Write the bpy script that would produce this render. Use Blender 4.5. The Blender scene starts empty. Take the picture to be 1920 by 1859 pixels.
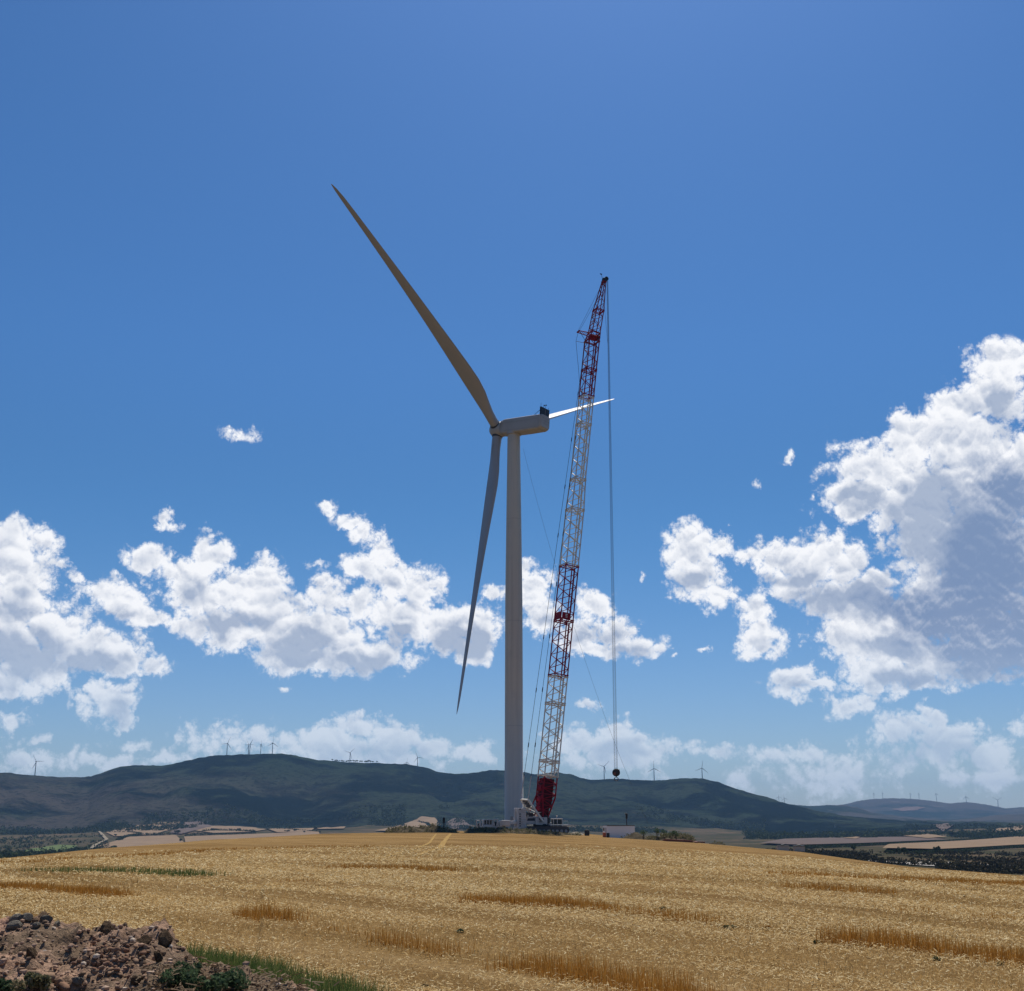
import bpy, math, random
import numpy as np
from mathutils import Vector, Matrix

R = math.radians
rng = np.random.default_rng(7)
random.seed(7)
scene = bpy.context.scene
COL = scene.collection

# ------------------------------------------------------------------ camera
F = 2200.0
TH = math.atan(595.5 / F)
EYE = np.array([0.0, 0.0, 1.65])
CT, ST = math.cos(TH), math.sin(TH)


def ray(px, py):
    x = (px - 960.0) / F
    v = (929.5 - py) / F
    return np.array([x, CT - v * ST, ST + v * CT])


def at(px, py, Y):
    r = ray(px, py)
    return EYE + r * (Y / r[1])


def azel(px, py):
    r = ray(px, py)
    return math.atan2(r[0], r[1]), math.atan2(r[2], math.hypot(r[0], r[1]))


cam = bpy.data.cameras.new('camera')
cam.sensor_width = 36.0
cam.sensor_fit = 'HORIZONTAL'
cam.lens = F / 1920 * 36
cam.clip_start = 0.1
cam.clip_end = 120000
camo = bpy.data.objects.new('camera', cam)
COL.objects.link(camo)
camo.location = EYE
camo.rotation_euler = (math.pi / 2 + TH, 0, 0)
scene.camera = camo

# ------------------------------------------------------------------ light
SUN_EL, SUN_AZ = R(60), R(10)
sl = bpy.data.lights.new('sun', 'SUN')
sl.energy = 4.6
sl.angle = R(0.53)
sl.color = (1.0, 0.95, 0.87)
so = bpy.data.objects.new('sun', sl)
COL.objects.link(so)
sd = Vector((math.sin(SUN_AZ) * math.cos(SUN_EL), math.cos(SUN_AZ) * math.cos(SUN_EL), math.sin(SUN_EL)))
so.rotation_euler = sd.to_track_quat('Z', 'Y').to_euler()
so.location = (0, 0, 200)

scene.view_settings.view_transform = 'Standard'
scene.view_settings.look = 'None'
scene.view_settings.gamma = 1
scene.view_settings.exposure = 0.0
scene.cycles.use_denoising = True
scene.cycles.max_bounces = 5
scene.cycles.diffuse_bounces = 2
scene.cycles.glossy_bounces = 2
scene.cycles.transmission_bounces = 2
scene.cycles.volume_bounces = 0
scene.cycles.transparent_max_bounces = 4


# ------------------------------------------------------------------ nodes
class NT:
    def __init__(s, tree):
        s.t = tree
        s.n = tree.nodes
        s.l = tree.links

    def node(s, typ, ins=None, **kw):
        nd = s.n.new(typ)
        for k, v in kw.items():
            setattr(nd, k, v)
        for k, v in (ins or {}).items():
            s.put(nd.inputs[k], v)
        return nd

    def put(s, sock, v):
        if isinstance(v, bpy.types.NodeSocket):
            s.l.new(v, sock)
        else:
            sock.default_value = v

    def m(s, op, a, b=None, c=None, clamp=False):
        nd = s.n.new('ShaderNodeMath')
        nd.operation = op
        nd.use_clamp = clamp
        for i, v in enumerate((a, b, c)):
            if v is not None:
                s.put(nd.inputs[i], v)
        return nd.outputs[0]

    def vm(s, op, a, b=None, c=None, out=0):
        nd = s.n.new('ShaderNodeVectorMath')
        nd.operation = op
        for i, v in enumerate((a, b, c)):
            if v is not None:
                s.put(nd.inputs[i], v)
        return nd.outputs[out]

    def smooth(s, x, a, b):
        nd = s.n.new('ShaderNodeMapRange')
        nd.interpolation_type = 'SMOOTHSTEP'
        s.put(nd.inputs['Value'], x)
        nd.inputs['From Min'].default_value = a
        nd.inputs['From Max'].default_value = b
        return nd.outputs[0]

    def mix(s, f, a, b):
        nd = s.n.new('ShaderNodeMix')
        nd.data_type = 'RGBA'
        s.put(nd.inputs[0], f)
        s.put(nd.inputs[6], a if isinstance(a, bpy.types.NodeSocket) else (*a, 1))
        s.put(nd.inputs[7], b if isinstance(b, bpy.types.NodeSocket) else (*b, 1))
        return nd.outputs[2]

    def noise(s, vec, scale, detail=2.0, rough=0.5, dims='3D', out=0, dist=0.0):
        nd = s.n.new('ShaderNodeTexNoise')
        nd.noise_dimensions = dims
        s.put(nd.inputs['Vector'], vec)
        nd.inputs['Scale'].default_value = scale
        nd.inputs['Detail'].default_value = detail
        nd.inputs['Roughness'].default_value = rough
        nd.inputs['Distortion'].default_value = dist
        return nd.outputs[out]


# ------------------------------------------------------------------ sky with clouds
CL = [  # px, py, rx, ry, amount: where each puff of cumulus stands in the sky
    (20, 1030, 75, 60, 1), (35, 1090, 80, 75, 1), (0, 1165, 95, 95, 1), (110, 1190, 90, 70, 1), (170, 1222, 100, 58, 1),
    (60, 1250, 110, 45, 1), (225, 1242, 60, 38, 1), (285, 1250, 38, 26, .9), (5, 1285, 36, 24, .9), (75, 1280, 48, 34, .6),
    (205, 1312, 55, 42, .9), (228, 1345, 36, 26, .8), (20, 1348, 46, 20, .8), (65, 1387, 32, 14, .7),
    (145, 1075, 22, 22, .7), (185, 1105, 58, 32, .9), (240, 1130, 58, 40, .9), (290, 1160, 46, 26, .85), (337, 1170, 28, 20, .7),
    (115, 1053, 18, 13, .5), (282, 1048, 52, 34, .85), (335, 1078, 62, 42, .9), (395, 1042, 48, 46, .9), (402, 1000, 15, 16, .6),
    (370, 1120, 74, 54, 1), (440, 1112, 74, 54, 1), (490, 1108, 72, 60, 1), (430, 1172, 104, 52, 1), (530, 1170, 112, 72, 1),
    (600, 1190, 120, 62, 1), (560, 1230, 112, 40, .95), (650, 1232, 120, 42, .95), (715, 1225, 80, 36, .9), (620, 1130, 60, 40, .9),
    (682, 1130, 56, 42, .9), (600, 1108, 40, 24, .7), (618, 958, 24, 15, .7), (655, 975, 36, 20, .75), (692, 1000, 38, 32, .8),
    (712, 1035, 38, 36, .8), (680, 1060, 46, 30, .85), (742, 1090, 56, 46, .95), (790, 1112, 62, 52, 1), (762, 1160, 92, 62, 1),
    (830, 1182, 82, 52, 1), (900, 1182, 62, 52, .95), (880, 1215, 64, 32, .85), (315, 980, 17, 24, .75),
    (1000, 1105, 48, 52, .95), (985, 1072, 28, 26, .8), (1020, 1160, 62, 42, .95), (1110, 1130, 54, 32, .9), (1090, 1190, 82, 34, .9),
    (1160, 1188, 64, 32, .9), (1200, 1212, 62, 28, .9), (1130, 1218, 62, 22, .8), (1268, 1232, 14, 11, .7),
    (1288, 1030, 58, 54, .95), (1312, 1080, 66, 56, .95), (1350, 1028, 52, 32, .85), (1347, 1112, 42, 38, .85), (1425, 1040, 54, 32, .85),
    (1475, 1052, 74, 38, .95), (1545, 1042, 74, 48, 1), (1585, 1060, 52, 46, .95), (1500, 1092, 94, 42, .95), (1600, 1118, 94, 48, 1),
    (1640, 1088, 52, 24, .9), (1885, 680, 66, 52, 1), (1855, 745, 76, 60, 1), (1795, 765, 66, 50, 1), (1800, 825, 112, 72, 1.1),
    (1702, 828, 70, 60, 1), (1650, 880, 92, 72, 1), (1622, 932, 94, 54, 1), (1592, 948, 52, 40, .9), (1722, 932, 112, 92, 1.1),
    (1855, 905, 134, 134, 1.2), (1752, 1012, 96, 84, 1.1), (1850, 1050, 140, 145, 1.2), (1800, 1135, 150, 104, 1.2),
    (1885, 1200, 130, 84, 1.1), (1722, 1160, 104, 62, 1.1), (1642, 1152, 94, 52, 1),
    (1600, 1192, 88, 50, 1), (1682, 1212, 120, 60, 1), (1650, 1262, 104, 46, .95), (1752, 1242, 100, 44, 1), (1722, 1282, 84, 26, .9),
    (1832, 1256, 72, 36, .9), (1885, 1272, 38, 20, .8), (1408, 1148, 40, 40, .9), (1432, 1190, 52, 40, .9), (1442, 1222, 46, 22, .8),
    (1490, 1275, 68, 30, .9), (1530, 1282, 54, 20, .8), (1580, 1328, 38, 26, .8), (1622, 1320, 42, 26, .7),
    (1742, 1345, 38, 26, .75), (1702, 1372, 74, 36, .7), (1790, 1382, 84, 36, .75), (1855, 1410, 74, 30, .7), (1918, 1360, 22, 42, .65),
    (1700, 1422, 124, 30, .55), (1520, 1412, 62, 26, .62), (1450, 1420, 74, 26, .6), (1340, 1408, 58, 18, .75), (1560, 1452, 220, 32, .5),
    (1860, 1452, 130, 32, .5), (1080, 1395, 62, 36, .75), (1152, 1365, 46, 26, .8), (1182, 1390, 52, 30, .75), (1230, 1410, 52, 26, .7),
    (1142, 1425, 150, 36, .62), (1390, 1450, 44, 24, .6), (680, 1368, 82, 34, .8), (620, 1384, 72, 30, .75), (742, 1384, 72, 34, .8),
    (800, 1400, 62, 30, .8), (872, 1410, 52, 30, .75), (905, 1412, 36, 32, .75), (640, 1410, 210, 36, .66), (450, 1388, 190, 26, .62),
    (700, 1432, 260, 26, .6), (60, 1432, 130, 26, .65), (205, 1432, 64, 18, .65), (322, 1420, 66, 18, .6), (252, 1400, 44, 12, .55),
    (455, 815, 38, 19, .55), (588, 1058, 21, 15, .52), (537, 1283, 13, 9, .6), (1098, 1325, 34, 13, .6), (1420, 915, 19, 9, .45),
    (1487, 857, 14, 11, .6), (1522, 935, 11, 11, .6), (1210, 1075, 13, 9, .55), (1322, 1223, 15, 8, .6), (932, 1110, 28, 16, .65),
]
GR = [  # soft grey bellies
    (1780, 1000, 150, 150, 1), (1880, 780, 70, 60, .6), (1615, 940, 70, 34, .7), (1700, 900, 60, 40, .4), (1570, 1130, 130, 44, 1), (1480, 1085, 80, 26, .7),
    (1700, 1275, 110, 30, 1), (1690, 1215, 100, 22, .7), (1830, 1265, 60, 16, .6), (1310, 1095, 50, 24, .5), (1440, 1205, 40, 26, .6), (1500, 1288, 60, 14, .7),
    (30, 1215, 140, 56, 1), (150, 1245, 100, 30, 1), (20, 1140, 70, 50, .6), (90, 1200, 60, 30, .5), (550, 1212, 180, 34, 1), (660, 1244, 130, 22, 1),
    (440, 1170, 100, 34, .9), (600, 1160, 60, 24, .5), (250, 1150, 60, 20, .6), (740, 1190, 60, 24, .7), (865, 1205, 84, 30, 1), (760, 1130, 34, 24, .4),
    (1100, 1192, 80, 24, .8), (1030, 1165, 44, 24, .6), (1180, 1226, 70, 14, .7), (210, 1335, 50, 22, .7), (700, 1415, 180, 24, .8), (1760, 1405, 140, 30, .8),
    (1140, 1410, 90, 22, .6), (370, 1100, 50, 24, .4), (520, 1120, 40, 20, .3)]
DK = [  # the dark core of the towering cloud on the right
    (1900, 1150, 200, 160, 1.9), (1850, 1040, 120, 110, 1.3), (1875, 930, 90, 90, 1.0), (1750, 1130, 130, 50, 1.0), (1600, 1125, 90, 28, .45), (1700, 1278, 90, 20, .6)]


def build_world():
    w = bpy.data.worlds.new('World')
    scene.world = w
    w.use_nodes = True
    w.node_tree.nodes.clear()
    N = NT(w.node_tree)
    B = 0.1
    EDGE0, EDGE1 = .06, .50
    GROW = 1.05
    tc = N.node('ShaderNodeTexCoord').outputs['Generated']
    d = N.vm('NORMALIZE', tc)
    sx = N.node('ShaderNodeSeparateXYZ', {0: d})
    az = N.m('ARCTAN2', sx.outputs[0], sx.outputs[1])
    el = N.m('ARCSINE', sx.outputs[2])
    K = 22.0          # one unit = 100 "pixels" of arc
    p = N.node('ShaderNodeCombineXYZ', {0: N.m('MULTIPLY', az, K), 1: N.m('MULTIPLY', el, K)}).outputs[0]
    sky = N.node('ShaderNodeTexSky', sky_type='NISHITA', sun_disc=False, sun_elevation=SUN_EL, sun_rotation=SUN_AZ,
                 altitude=900, air_density=1.0, dust_density=0.6, ozone_density=2.2)
    def tn(a, b, c_): return (SKYTINT[0] * a, SKYTINT[1] * b, SKYTINT[2] * c_)
    tint = N.mix(N.smooth(el, R(23), R(15)), tn(1, .985, .98), tn(.90, .89, .865))
    tint = N.mix(N.smooth(el, R(15), R(0)), tint, tn(1.5, .96, .88))
    sundot = N.m('MAXIMUM', N.vm('DOT_PRODUCT', d, tuple(sd), out=1), 0.0)
    glow = N.vm('SCALE', (.85, 1.1, 2.7))
    glow_n = glow.node
    N.put(glow_n.inputs['Scale'], N.m('POWER', sundot, 14.0))
    skyc = N.vm('ADD', N.vm('MULTIPLY', sky.outputs[0], tint), glow)
    # domain warp
    w1 = N.noise(p, 1.5, 4, .6, '2D', 1)
    pw = N.vm('MULTIPLY_ADD', N.vm('SUBTRACT', w1, (.5, .5, .5)), (.62, .5, 0), p)

    ASP = (1.0, 1.45, 2.0, 3.2)
    PK = [pw if q == 1.0 else N.vm('MULTIPLY', pw, (1, q, 0)) for q in ASP]

    def field(lst):
        acc = None
        for (cx, cy, rx, ry, a) in lst:
            A, E = azel(cx, cy)
            if rx < 40 and a < .72: a *= .84
            q = min(range(4), key=lambda i: abs(math.log(ASP[i]) - math.log(max(rx / ry, .8))))
            r_ = math.sqrt(rx * ry * ASP[q]) * GROW / 100
            d_ = N.vm('DISTANCE', PK[q], (A * K, E * K * ASP[q], 0), out=1)
            v = N.m('MULTIPLY_ADD', d_, -a / r_, a)
            acc = v if acc is None else N.m('MAXIMUM', acc, v)
        return acc
    M = field(CL)
    G = field(GR)

    # billowing detail, sampled twice for relief towards the sun
    g = bpy.data.node_groups.new('billow', 'ShaderNodeTree')
    g.interface.new_socket('v', in_out='INPUT', socket_type='NodeSocketVector')
    g.interface.new_socket('o', in_out='OUTPUT', socket_type='NodeSocketFloat')
    g.interface.new_socket('b', in_out='OUTPUT', socket_type='NodeSocketFloat')
    G_ = NT(g)
    gi = G_.node('NodeGroupInput').outputs[0]
    tot = None
    big = None
    for sc_, wt in ((1.25, .46), (2.7, .30), (5.9, .17), (12.5, .10), (27., .06)):
        nz = G_.noise(gi, sc_, 0.0, .5, '2D', dist=.12 if sc_ < 6 else 0)
        hm = G_.m('MULTIPLY', G_.m('ABSOLUTE', G_.m('MULTIPLY_ADD', nz, 2.0, -1.0)), wt)
        tot = hm if tot is None else G_.m('ADD', tot, hm)
        if sc_ < 4: big = tot
    go = G_.node('NodeGroupOutput')
    G_.l.new(tot, go.inputs[0])
    G_.l.new(big, go.inputs[1])
    n1 = N.node('ShaderNodeGroup', node_tree=g)
    N.l.new(p, n1.inputs[0])
    n2 = N.node('ShaderNodeGroup', node_tree=g)
    N.l.new(N.vm('ADD', p, (.02, .07, 0)), n2.inputs[0])
    b1, b2 = n1.outputs[0], n2.outputs[0]
    L1, L2 = n1.outputs[1], n2.outputs[1]
    fn = N.noise(p, 10.0, 5, .7, '2D')
    D = N.m('ADD', M, N.m('ADD', N.m('MULTIPLY', N.m('SUBTRACT', b1, .27), 1.15), N.m('MULTIPLY', N.m('SUBTRACT', fn, .5), .46)))
    alpha = N.smooth(D, EDGE0, EDGE1)
    relL = N.m('SUBTRACT', L1, L2)
    rel = N.m('SUBTRACT', b1, b2)
    low = N.noise(p, 1.1, 3, .5, '2D')
    thick = N.smooth(D, .28, .95)
    gs = N.smooth(N.m('ADD', G, N.m('MULTIPLY_ADD', low, .8, -.40)), -.05, .75)
    s1 = N.m('ADD', N.m('MULTIPLY', thick, .44), N.m('MULTIPLY_ADD', low, .9, -.50))
    s1 = N.m('ADD', s1, N.m('MULTIPLY', gs, .95))
    s1 = N.m('SUBTRACT', s1, N.m('MULTIPLY', relL, 1.9))
    s1 = N.m('SUBTRACT', s1, N.m('MULTIPLY', rel, .55), clamp=True)
    G3 = field(DK)
    gm = N.m('SUBTRACT', N.smooth(N.m('ADD', G3, N.m('MULTIPLY_ADD', low, .7, -.35)), .0, .8), N.m('MULTIPLY', rel, 1.1), clamp=True)
    k = 1.0 / B
    c = N.mix(s1, (.98 * k, .99 * k, 1.02 * k), (.41 * k, .485 * k, .63 * k))
    c = N.mix(N.m('MULTIPLY', gm, .93), c, (.19 * k, .28 * k, .47 * k))
    # low clouds lose contrast in the distance
    lowmix = N.smooth(el, R(9), R(2))
    c = N.mix(N.m('MULTIPLY', lowmix, .55), c, (.58 * k, .69 * k, .83 * k))
    al = N.m('MULTIPLY', alpha, N.m('MULTIPLY_ADD', lowmix, -.25, 1.0))
    fin = N.mix(al, skyc, c)
    bg = N.node('ShaderNodeBackground', {0: fin, 1: B})
    out = N.node('ShaderNodeOutputWorld')
    N.l.new(bg.outputs[0], out.inputs[0])
    w.cycles.sampling_method = 'MANUAL'
    w.cycles.sample_map_resolution = 512


SKYTINT = (.345, .655, .94)
PITCH_DEG = -70
HAZE_D = 3.5e-5
HAZE_COL = (.36, .63, 1.0)
SGN_TW = 1
build_world()


# ------------------------------------------------------------------ tagging and mesh helpers
def tag(o, label=None, cat=None, group=None, kind=None):
    if label: o['label'] = label
    if cat: o['category'] = cat
    if group: o['group'] = group
    if kind: o['kind'] = kind
    return o


def empty(name, loc, label, cat, group=None, rz=0):
    o = bpy.data.objects.new(name, None)
    COL.objects.link(o)
    o.location = loc
    o.rotation_euler.z = rz
    o.empty_display_size = .5
    return tag(o, label, cat, group)


class MB:
    """collects shapes in world (or local) coordinates for one mesh"""

    def __init__(s):
        s.v, s.f, s.mi, s.sm = [], [], [], []

    def add(s, vs, fs, mi=0, sm=False):
        b = len(s.v)
        s.v += [tuple(float(c) for c in v) for v in vs]
        s.f += [tuple(i + b for i in f) for f in fs]
        s.mi += [mi] * len(fs)
        s.sm += [sm] * len(fs)

    def box(s, c, sz, ax=None, mi=0, bev=0.0):
        c = np.array(c, float)
        X, Y, Z = (np.array(a, float) for a in (ax or ((1, 0, 0), (0, 1, 0), (0, 0, 1))))
        hx, hy, hz = (q / 2 for q in sz)
        if bev <= 0:
            vs = [c + X * i * hx + Y * j * hy + Z * k * hz for k in (-1, 1) for j in (-1, 1) for i in (-1, 1)]
            s.add(vs, [(0, 2, 3, 1), (4, 5, 7, 6), (0, 1, 5, 4), (2, 6, 7, 3), (0, 4, 6, 2), (1, 3, 7, 5)], mi)
        else:
            b = bev
            vs = []
            for kz, ins in ((-hz, b), (-hz + b, 0), (hz - b, 0), (hz, b)):
                ring = [(-hx + b, -hy + ins), (hx - b, -hy + ins), (hx - ins, -hy + b), (hx - ins, hy - b), (hx - b, hy - ins), (-hx + b, hy - ins), (-hx + ins, hy - b), (-hx + ins, -hy + b)]
                vs += [c + X * a + Y * q + Z * kz for a, q in ring]
            fs = [tuple(range(7, -1, -1)), tuple(range(24, 32))]
            for l in range(3):
                for i in range(8):
                    j = (i + 1) % 8
                    fs.append((l * 8 + i, l * 8 + j, l * 8 + 8 + j, l * 8 + 8 + i))
            s.add(vs, fs, mi)

    def tube(s, p0, p1, r0, r1=None, n=6, mi=0, cap=True):
        p0, p1 = np.array(p0, float), np.array(p1, float)
        r1 = r0 if r1 is None else r1
        d = p1 - p0
        L = np.linalg.norm(d)
        if L < 1e-6: return
        d /= L
        u = np.cross(d, (0, 0, 1) if abs(d[2]) < .9 else (1, 0, 0)); u /= np.linalg.norm(u)
        w = np.cross(d, u)
        vs = [p + r * (math.cos(2 * math.pi * i / n) * u + math.sin(2 * math.pi * i / n) * w) for p, r in ((p0, r0), (p1, r1)) for i in range(n)]
        fs = [(i, (i + 1) % n, n + (i + 1) % n, n + i) for i in range(n)]
        s.add(vs, fs, mi, n > 5)
        if cap:
            s.add(vs[:n], [tuple(range(n - 1, -1, -1))], mi)
            s.add(vs[n:], [tuple(range(n))], mi)

    def path(s, pts, r, n=5, mi=0):
        for a, b in zip(pts[:-1], pts[1:]):
            s.tube(a, b, r, n=n, mi=mi)

    def loft(s, rings, mi=0, cap=True, sm=True):
        n = len(rings[0])
        vs = [v for rg in rings for v in rg]
        fs = []
        for l in range(len(rings) - 1):
            for i in range(n):
                j = (i + 1) % n
                fs.append((l * n + i, l * n + j, l * n + n + j, l * n + n + i))
        s.add(vs, fs, mi, sm)
        if cap:
            s.add(rings[0], [tuple(range(n - 1, -1, -1))], mi)
            s.add(rings[-1], [tuple(range(n))], mi)

    def blob(s, c, r, seed=0, jit=.25, mi=0, sub=1, sq=(1, 1, 1)):
        """small irregular faceted lump"""
        V, Fc = ICO[sub]
        rr = np.random.default_rng(seed)
        k = 1 + jit * (rr.random(len(V)) - .5) * 2
        P = V * k[:, None] * np.array(sq) * r + np.array(c)
        s.add(P, Fc, mi, False)

    def build(s, name, mats, parent=None, origin=None):
        me = bpy.data.meshes.new(name)
        v = s.v
        if origin is None and parent is not None and parent.type == 'MESH' and parent.parent is not None:
            origin = tuple(parent.parent.location)
        if origin is not None:
            o_ = np.array(origin, float)
            v = [(a[0] - o_[0], a[1] - o_[1], a[2] - o_[2]) for a in v]
        me.from_pydata(v, [], s.f)
        me.polygons.foreach_set('material_index', s.mi)
        me.polygons.foreach_set('use_smooth', s.sm)
        for m in (mats if isinstance(mats, (list, tuple)) else [mats]):
            me.materials.append(m)
        o = bpy.data.objects.new(name, me)
        COL.objects.link(o)
        if parent is not None:
            o.parent = parent
        return o


def np_mesh(name, V, Fc, mats, mi=None, smooth=False, parent=None):
    V = np.asarray(V, np.float32)
    Fc = np.asarray(Fc, np.int32)
    me = bpy.data.meshes.new(name)
    n, k = Fc.shape
    me.vertices.add(len(V)); me.vertices.foreach_set('co', V.ravel())
    me.loops.add(n * k); me.loops.foreach_set('vertex_index', Fc.ravel())
    me.polygons.add(n)
    me.polygons.foreach_set('loop_start', np.arange(0, n * k, k, dtype=np.int32))
    me.polygons.foreach_set('loop_total', np.full(n, k, np.int32))
    if mi is not None:
        me.polygons.foreach_set('material_index', np.asarray(mi, np.int32))
    me.polygons.foreach_set('use_smooth', np.full(n, smooth))
    me.update(calc_edges=True)
    for m in (mats if isinstance(mats, (list, tuple)) else [mats]):
        me.materials.append(m)
    o = bpy.data.objects.new(name, me)
    COL.objects.link(o)
    if parent is not None: o.parent = parent
    return o


def _ico(sub):
    import bmesh
    bm = bmesh.new()
    bmesh.ops.create_icosphere(bm, subdivisions=sub, radius=1)
    V = np.array([v.co[:] for v in bm.verts])
    Fc = [tuple(v.index for v in f.verts) for f in bm.faces]
    bm.free()
    return V, Fc


ICO = {1: _ico(1), 2: _ico(2)}


# ------------------------------------------------------------------ numpy noise
def _hash(i, j, s):
    h = (i * 374761393 + j * 668265263 + s * 982451653) & 0xffffffff
    h = ((h ^ (h >> 13)) * 1274126177) & 0xffffffff
    return ((h ^ (h >> 16)) & 0xffff) / 65535.0


def vnoise(x, y, s=0):
    x = np.asarray(x, float); y = np.asarray(y, float)
    i = np.floor(x).astype(np.int64); j = np.floor(y).astype(np.int64)
    u = x - i; v = y - j
    u = u * u * (3 - 2 * u); v = v * v * (3 - 2 * v)
    a = _hash(i, j, s); b = _hash(i + 1, j, s); c = _hash(i, j + 1, s); d = _hash(i + 1, j + 1, s)
    return (a * (1 - u) + b * u) * (1 - v) + (c * (1 - u) + d * u) * v


def fbm(x, y, o=4, s=0, g=.5):
    t = 0; a = 1; n = 0
    for k in range(o):
        t = t + a * vnoise(x * 2 ** k, y * 2 ** k, s + k); n += a; a *= g
    return t / n


# ------------------------------------------------------------------ terrain: heights seen at known distances
XS = np.array([-900, -300, 0, 200, 400, 600, 800, 960, 1100, 1300, 1500, 1700, 1920, 2200, 2900], float)
ROWY = {
    50: [1650, 1642, 1634, 1630, 1627, 1625, 1624, 1624, 1625, 1628, 1634, 1647, 1668, 1700, 1740],
    90: [1630, 1625, 1613, 1602, 1597, 1593, 1591, 1590, 1592, 1600, 1611, 1631, 1646, 1680, 1720],
    140: [1630, 1626, 1611, 1591, 1580, 1574, 1572, 1573, 1577, 1587, 1601, 1626, 1643, 1680, 1720],
    190: [1632, 1628, 1615, 1592, 1575, 1567, 1565, 1567, 1571, 1582, 1598, 1627, 1647, 1680, 1720],
    240: [1640, 1635, 1622, 1597, 1576, 1564, 1561, 1563.5, 1568, 1580, 1599, 1631, 1652, 1680, 1715],
    300: [1650, 1645, 1632, 1605, 1580, 1566, 1559, 1559, 1564, 1582, 1605, 1640, 1656, 1675, 1700],
    400: [1660, 1660, 1652, 1622, 1594, 1577, 1566, 1563, 1569, 1592, 1616, 1645, 1652, 1665, 1680],
    600: [1660, 1660, 1655, 1640, 1620, 1602, 1592, 1591, 1596, 1605, 1620, 1632, 1637, 1645, 1650],
    1000: [1640, 1640, 1632, 1625, 1615, 1606, 1600, 1600, 1600, 1603, 1600, 1606, 1612, 1618, 1620],
    1600: [1615, 1615, 1610, 1604, 1600, 1594, 1590, 1590, 1590, 1594, 1589, 1590, 1593, 1596, 1598],
    2500: [1600, 1600, 1597, 1590, 1582, 1577, 1573, 1573, 1574, 1578, 1577, 1576, 1577, 1578, 1580],
    4000: [1558, 1558, 1558, 1554, 1550, 1548, 1547, 1548, 1550, 1556, 1562, 1560, 1558, 1558, 1558],
}
RIDGE = [(-900, 1470), (-300, 1448), (0, 1450), (40, 1453), (80, 1457), (125, 1457), (160, 1457.5), (180, 1450), (200, 1442), (215, 1437.5), (240, 1436), (300, 1435.5), (320, 1431),
         (345, 1426), (380, 1419), (400, 1417), (430, 1416), (480, 1414), (530, 1414.5), (560, 1420), (590, 1427), (610, 1427), (650, 1430),
         (720, 1432), (760, 1434), (790, 1438), (820, 1448), (850, 1452), (875, 1451), (900, 1448), (920, 1445.5), (945, 1446), (985, 1450), (1005, 1453),
         (1030, 1450), (1048, 1449), (1070, 1452), (1090, 1459), (1110, 1462.5), (1140, 1461), (1170, 1461.5), (1230, 1464), (1265, 1461.5), (1290, 1459), (1320, 1460),
         (1350, 1467), (1380, 1478), (1430, 1493), (1480, 1508), (1530, 1522), (1600, 1532), (1700, 1541), (1800, 1545), (1920, 1546), (2200, 1545), (2900, 1545)]
MID = [(-900, 1500), (1350, 1500), (1430, 1506), (1500, 1510), (1530, 1512), (1555, 1509.5), (1585, 1509.5), (1610, 1514), (1640, 1524), (1700, 1532), (1780, 1538), (1830, 1534), (1870, 1529), (1920, 1527), (2300, 1520), (2900, 1515)]
FARR = [(-900, 1520), (1300, 1520), (1480, 1509), (1540, 1513), (1585, 1509), (1610, 1503), (1640, 1498.5), (1680, 1497), (1720, 1498.5), (1745, 1501), (1785, 1507), (1815, 1504.5),
        (1835, 1506), (1870, 1512), (1890, 1516), (1920, 1514), (2200, 1505), (2900, 1500)]
XF = np.concatenate([np.linspace(-900, -10, 60), np.arange(0, 1921, 5), np.linspace(1930, 2900, 60)])
AZF = np.array([azel(x, 1560)[0] for x in XF])
RR, ZR = [1.0, 12.0, 25.0], [np.full(len(XF), -1.65), np.full(len(XF), -1.65), -1.74 - .25 * ((XF - 960) / 960.) ** 2 * (XF > 960) - .08 * (XF < 500)]


def zrow(r, xs, ys):
    y = np.interp(XF, xs, ys)
    return np.array([r * math.tan(azel(a, b)[1]) for a, b in zip(XF, y)])


for r_, ys in sorted(ROWY.items()):
    RR.append(float(r_)); ZR.append(zrow(r_, XS, ys))
z40 = ZR[-1]
z56 = zrow(5600, *zip(*RIDGE))
RR.append(4750.); ZR.append(z40 + (z56 - z40) * .47)
RR.append(5600.); ZR.append(z56)
zm = zrow(9200, *zip(*MID)); zf = zrow(13000, *zip(*FARR))
RR.append(7000.); ZR.append(np.minimum(z56 * .5, zm * .35) - 15)
RR.append(9200.); ZR.append(zm)
RR.append(11000.); ZR.append(np.minimum(zm, zf) * .55 - 20)
RR.append(13000.); ZR.append(zf)
RR.append(16000.); ZR.append(zf * .3 - 60)
RR.append(16600.); ZR.append(np.full(len(XF), -150.))
RR = np.array(RR); ZR = np.array(ZR)
LR = np.log(RR)


def _pchip_slopes(x, y):
    h = np.diff(x)[:, None]; d = np.diff(y, axis=0) / h
    m = np.zeros_like(y)
    w1 = 2 * h[1:] + h[:-1]; w2 = h[1:] + 2 * h[:-1]
    same = (d[:-1] * d[1:]) > 0
    with np.errstate(divide='ignore', invalid='ignore'):
        hm = (w1 + w2) / (w1 / d[:-1] + w2 / d[1:])
    m[1:-1] = np.where(same, hm, 0)
    m[0] = d[0]; m[-1] = d[-1]
    return m


MS = _pchip_slopes(LR, ZR)


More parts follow.
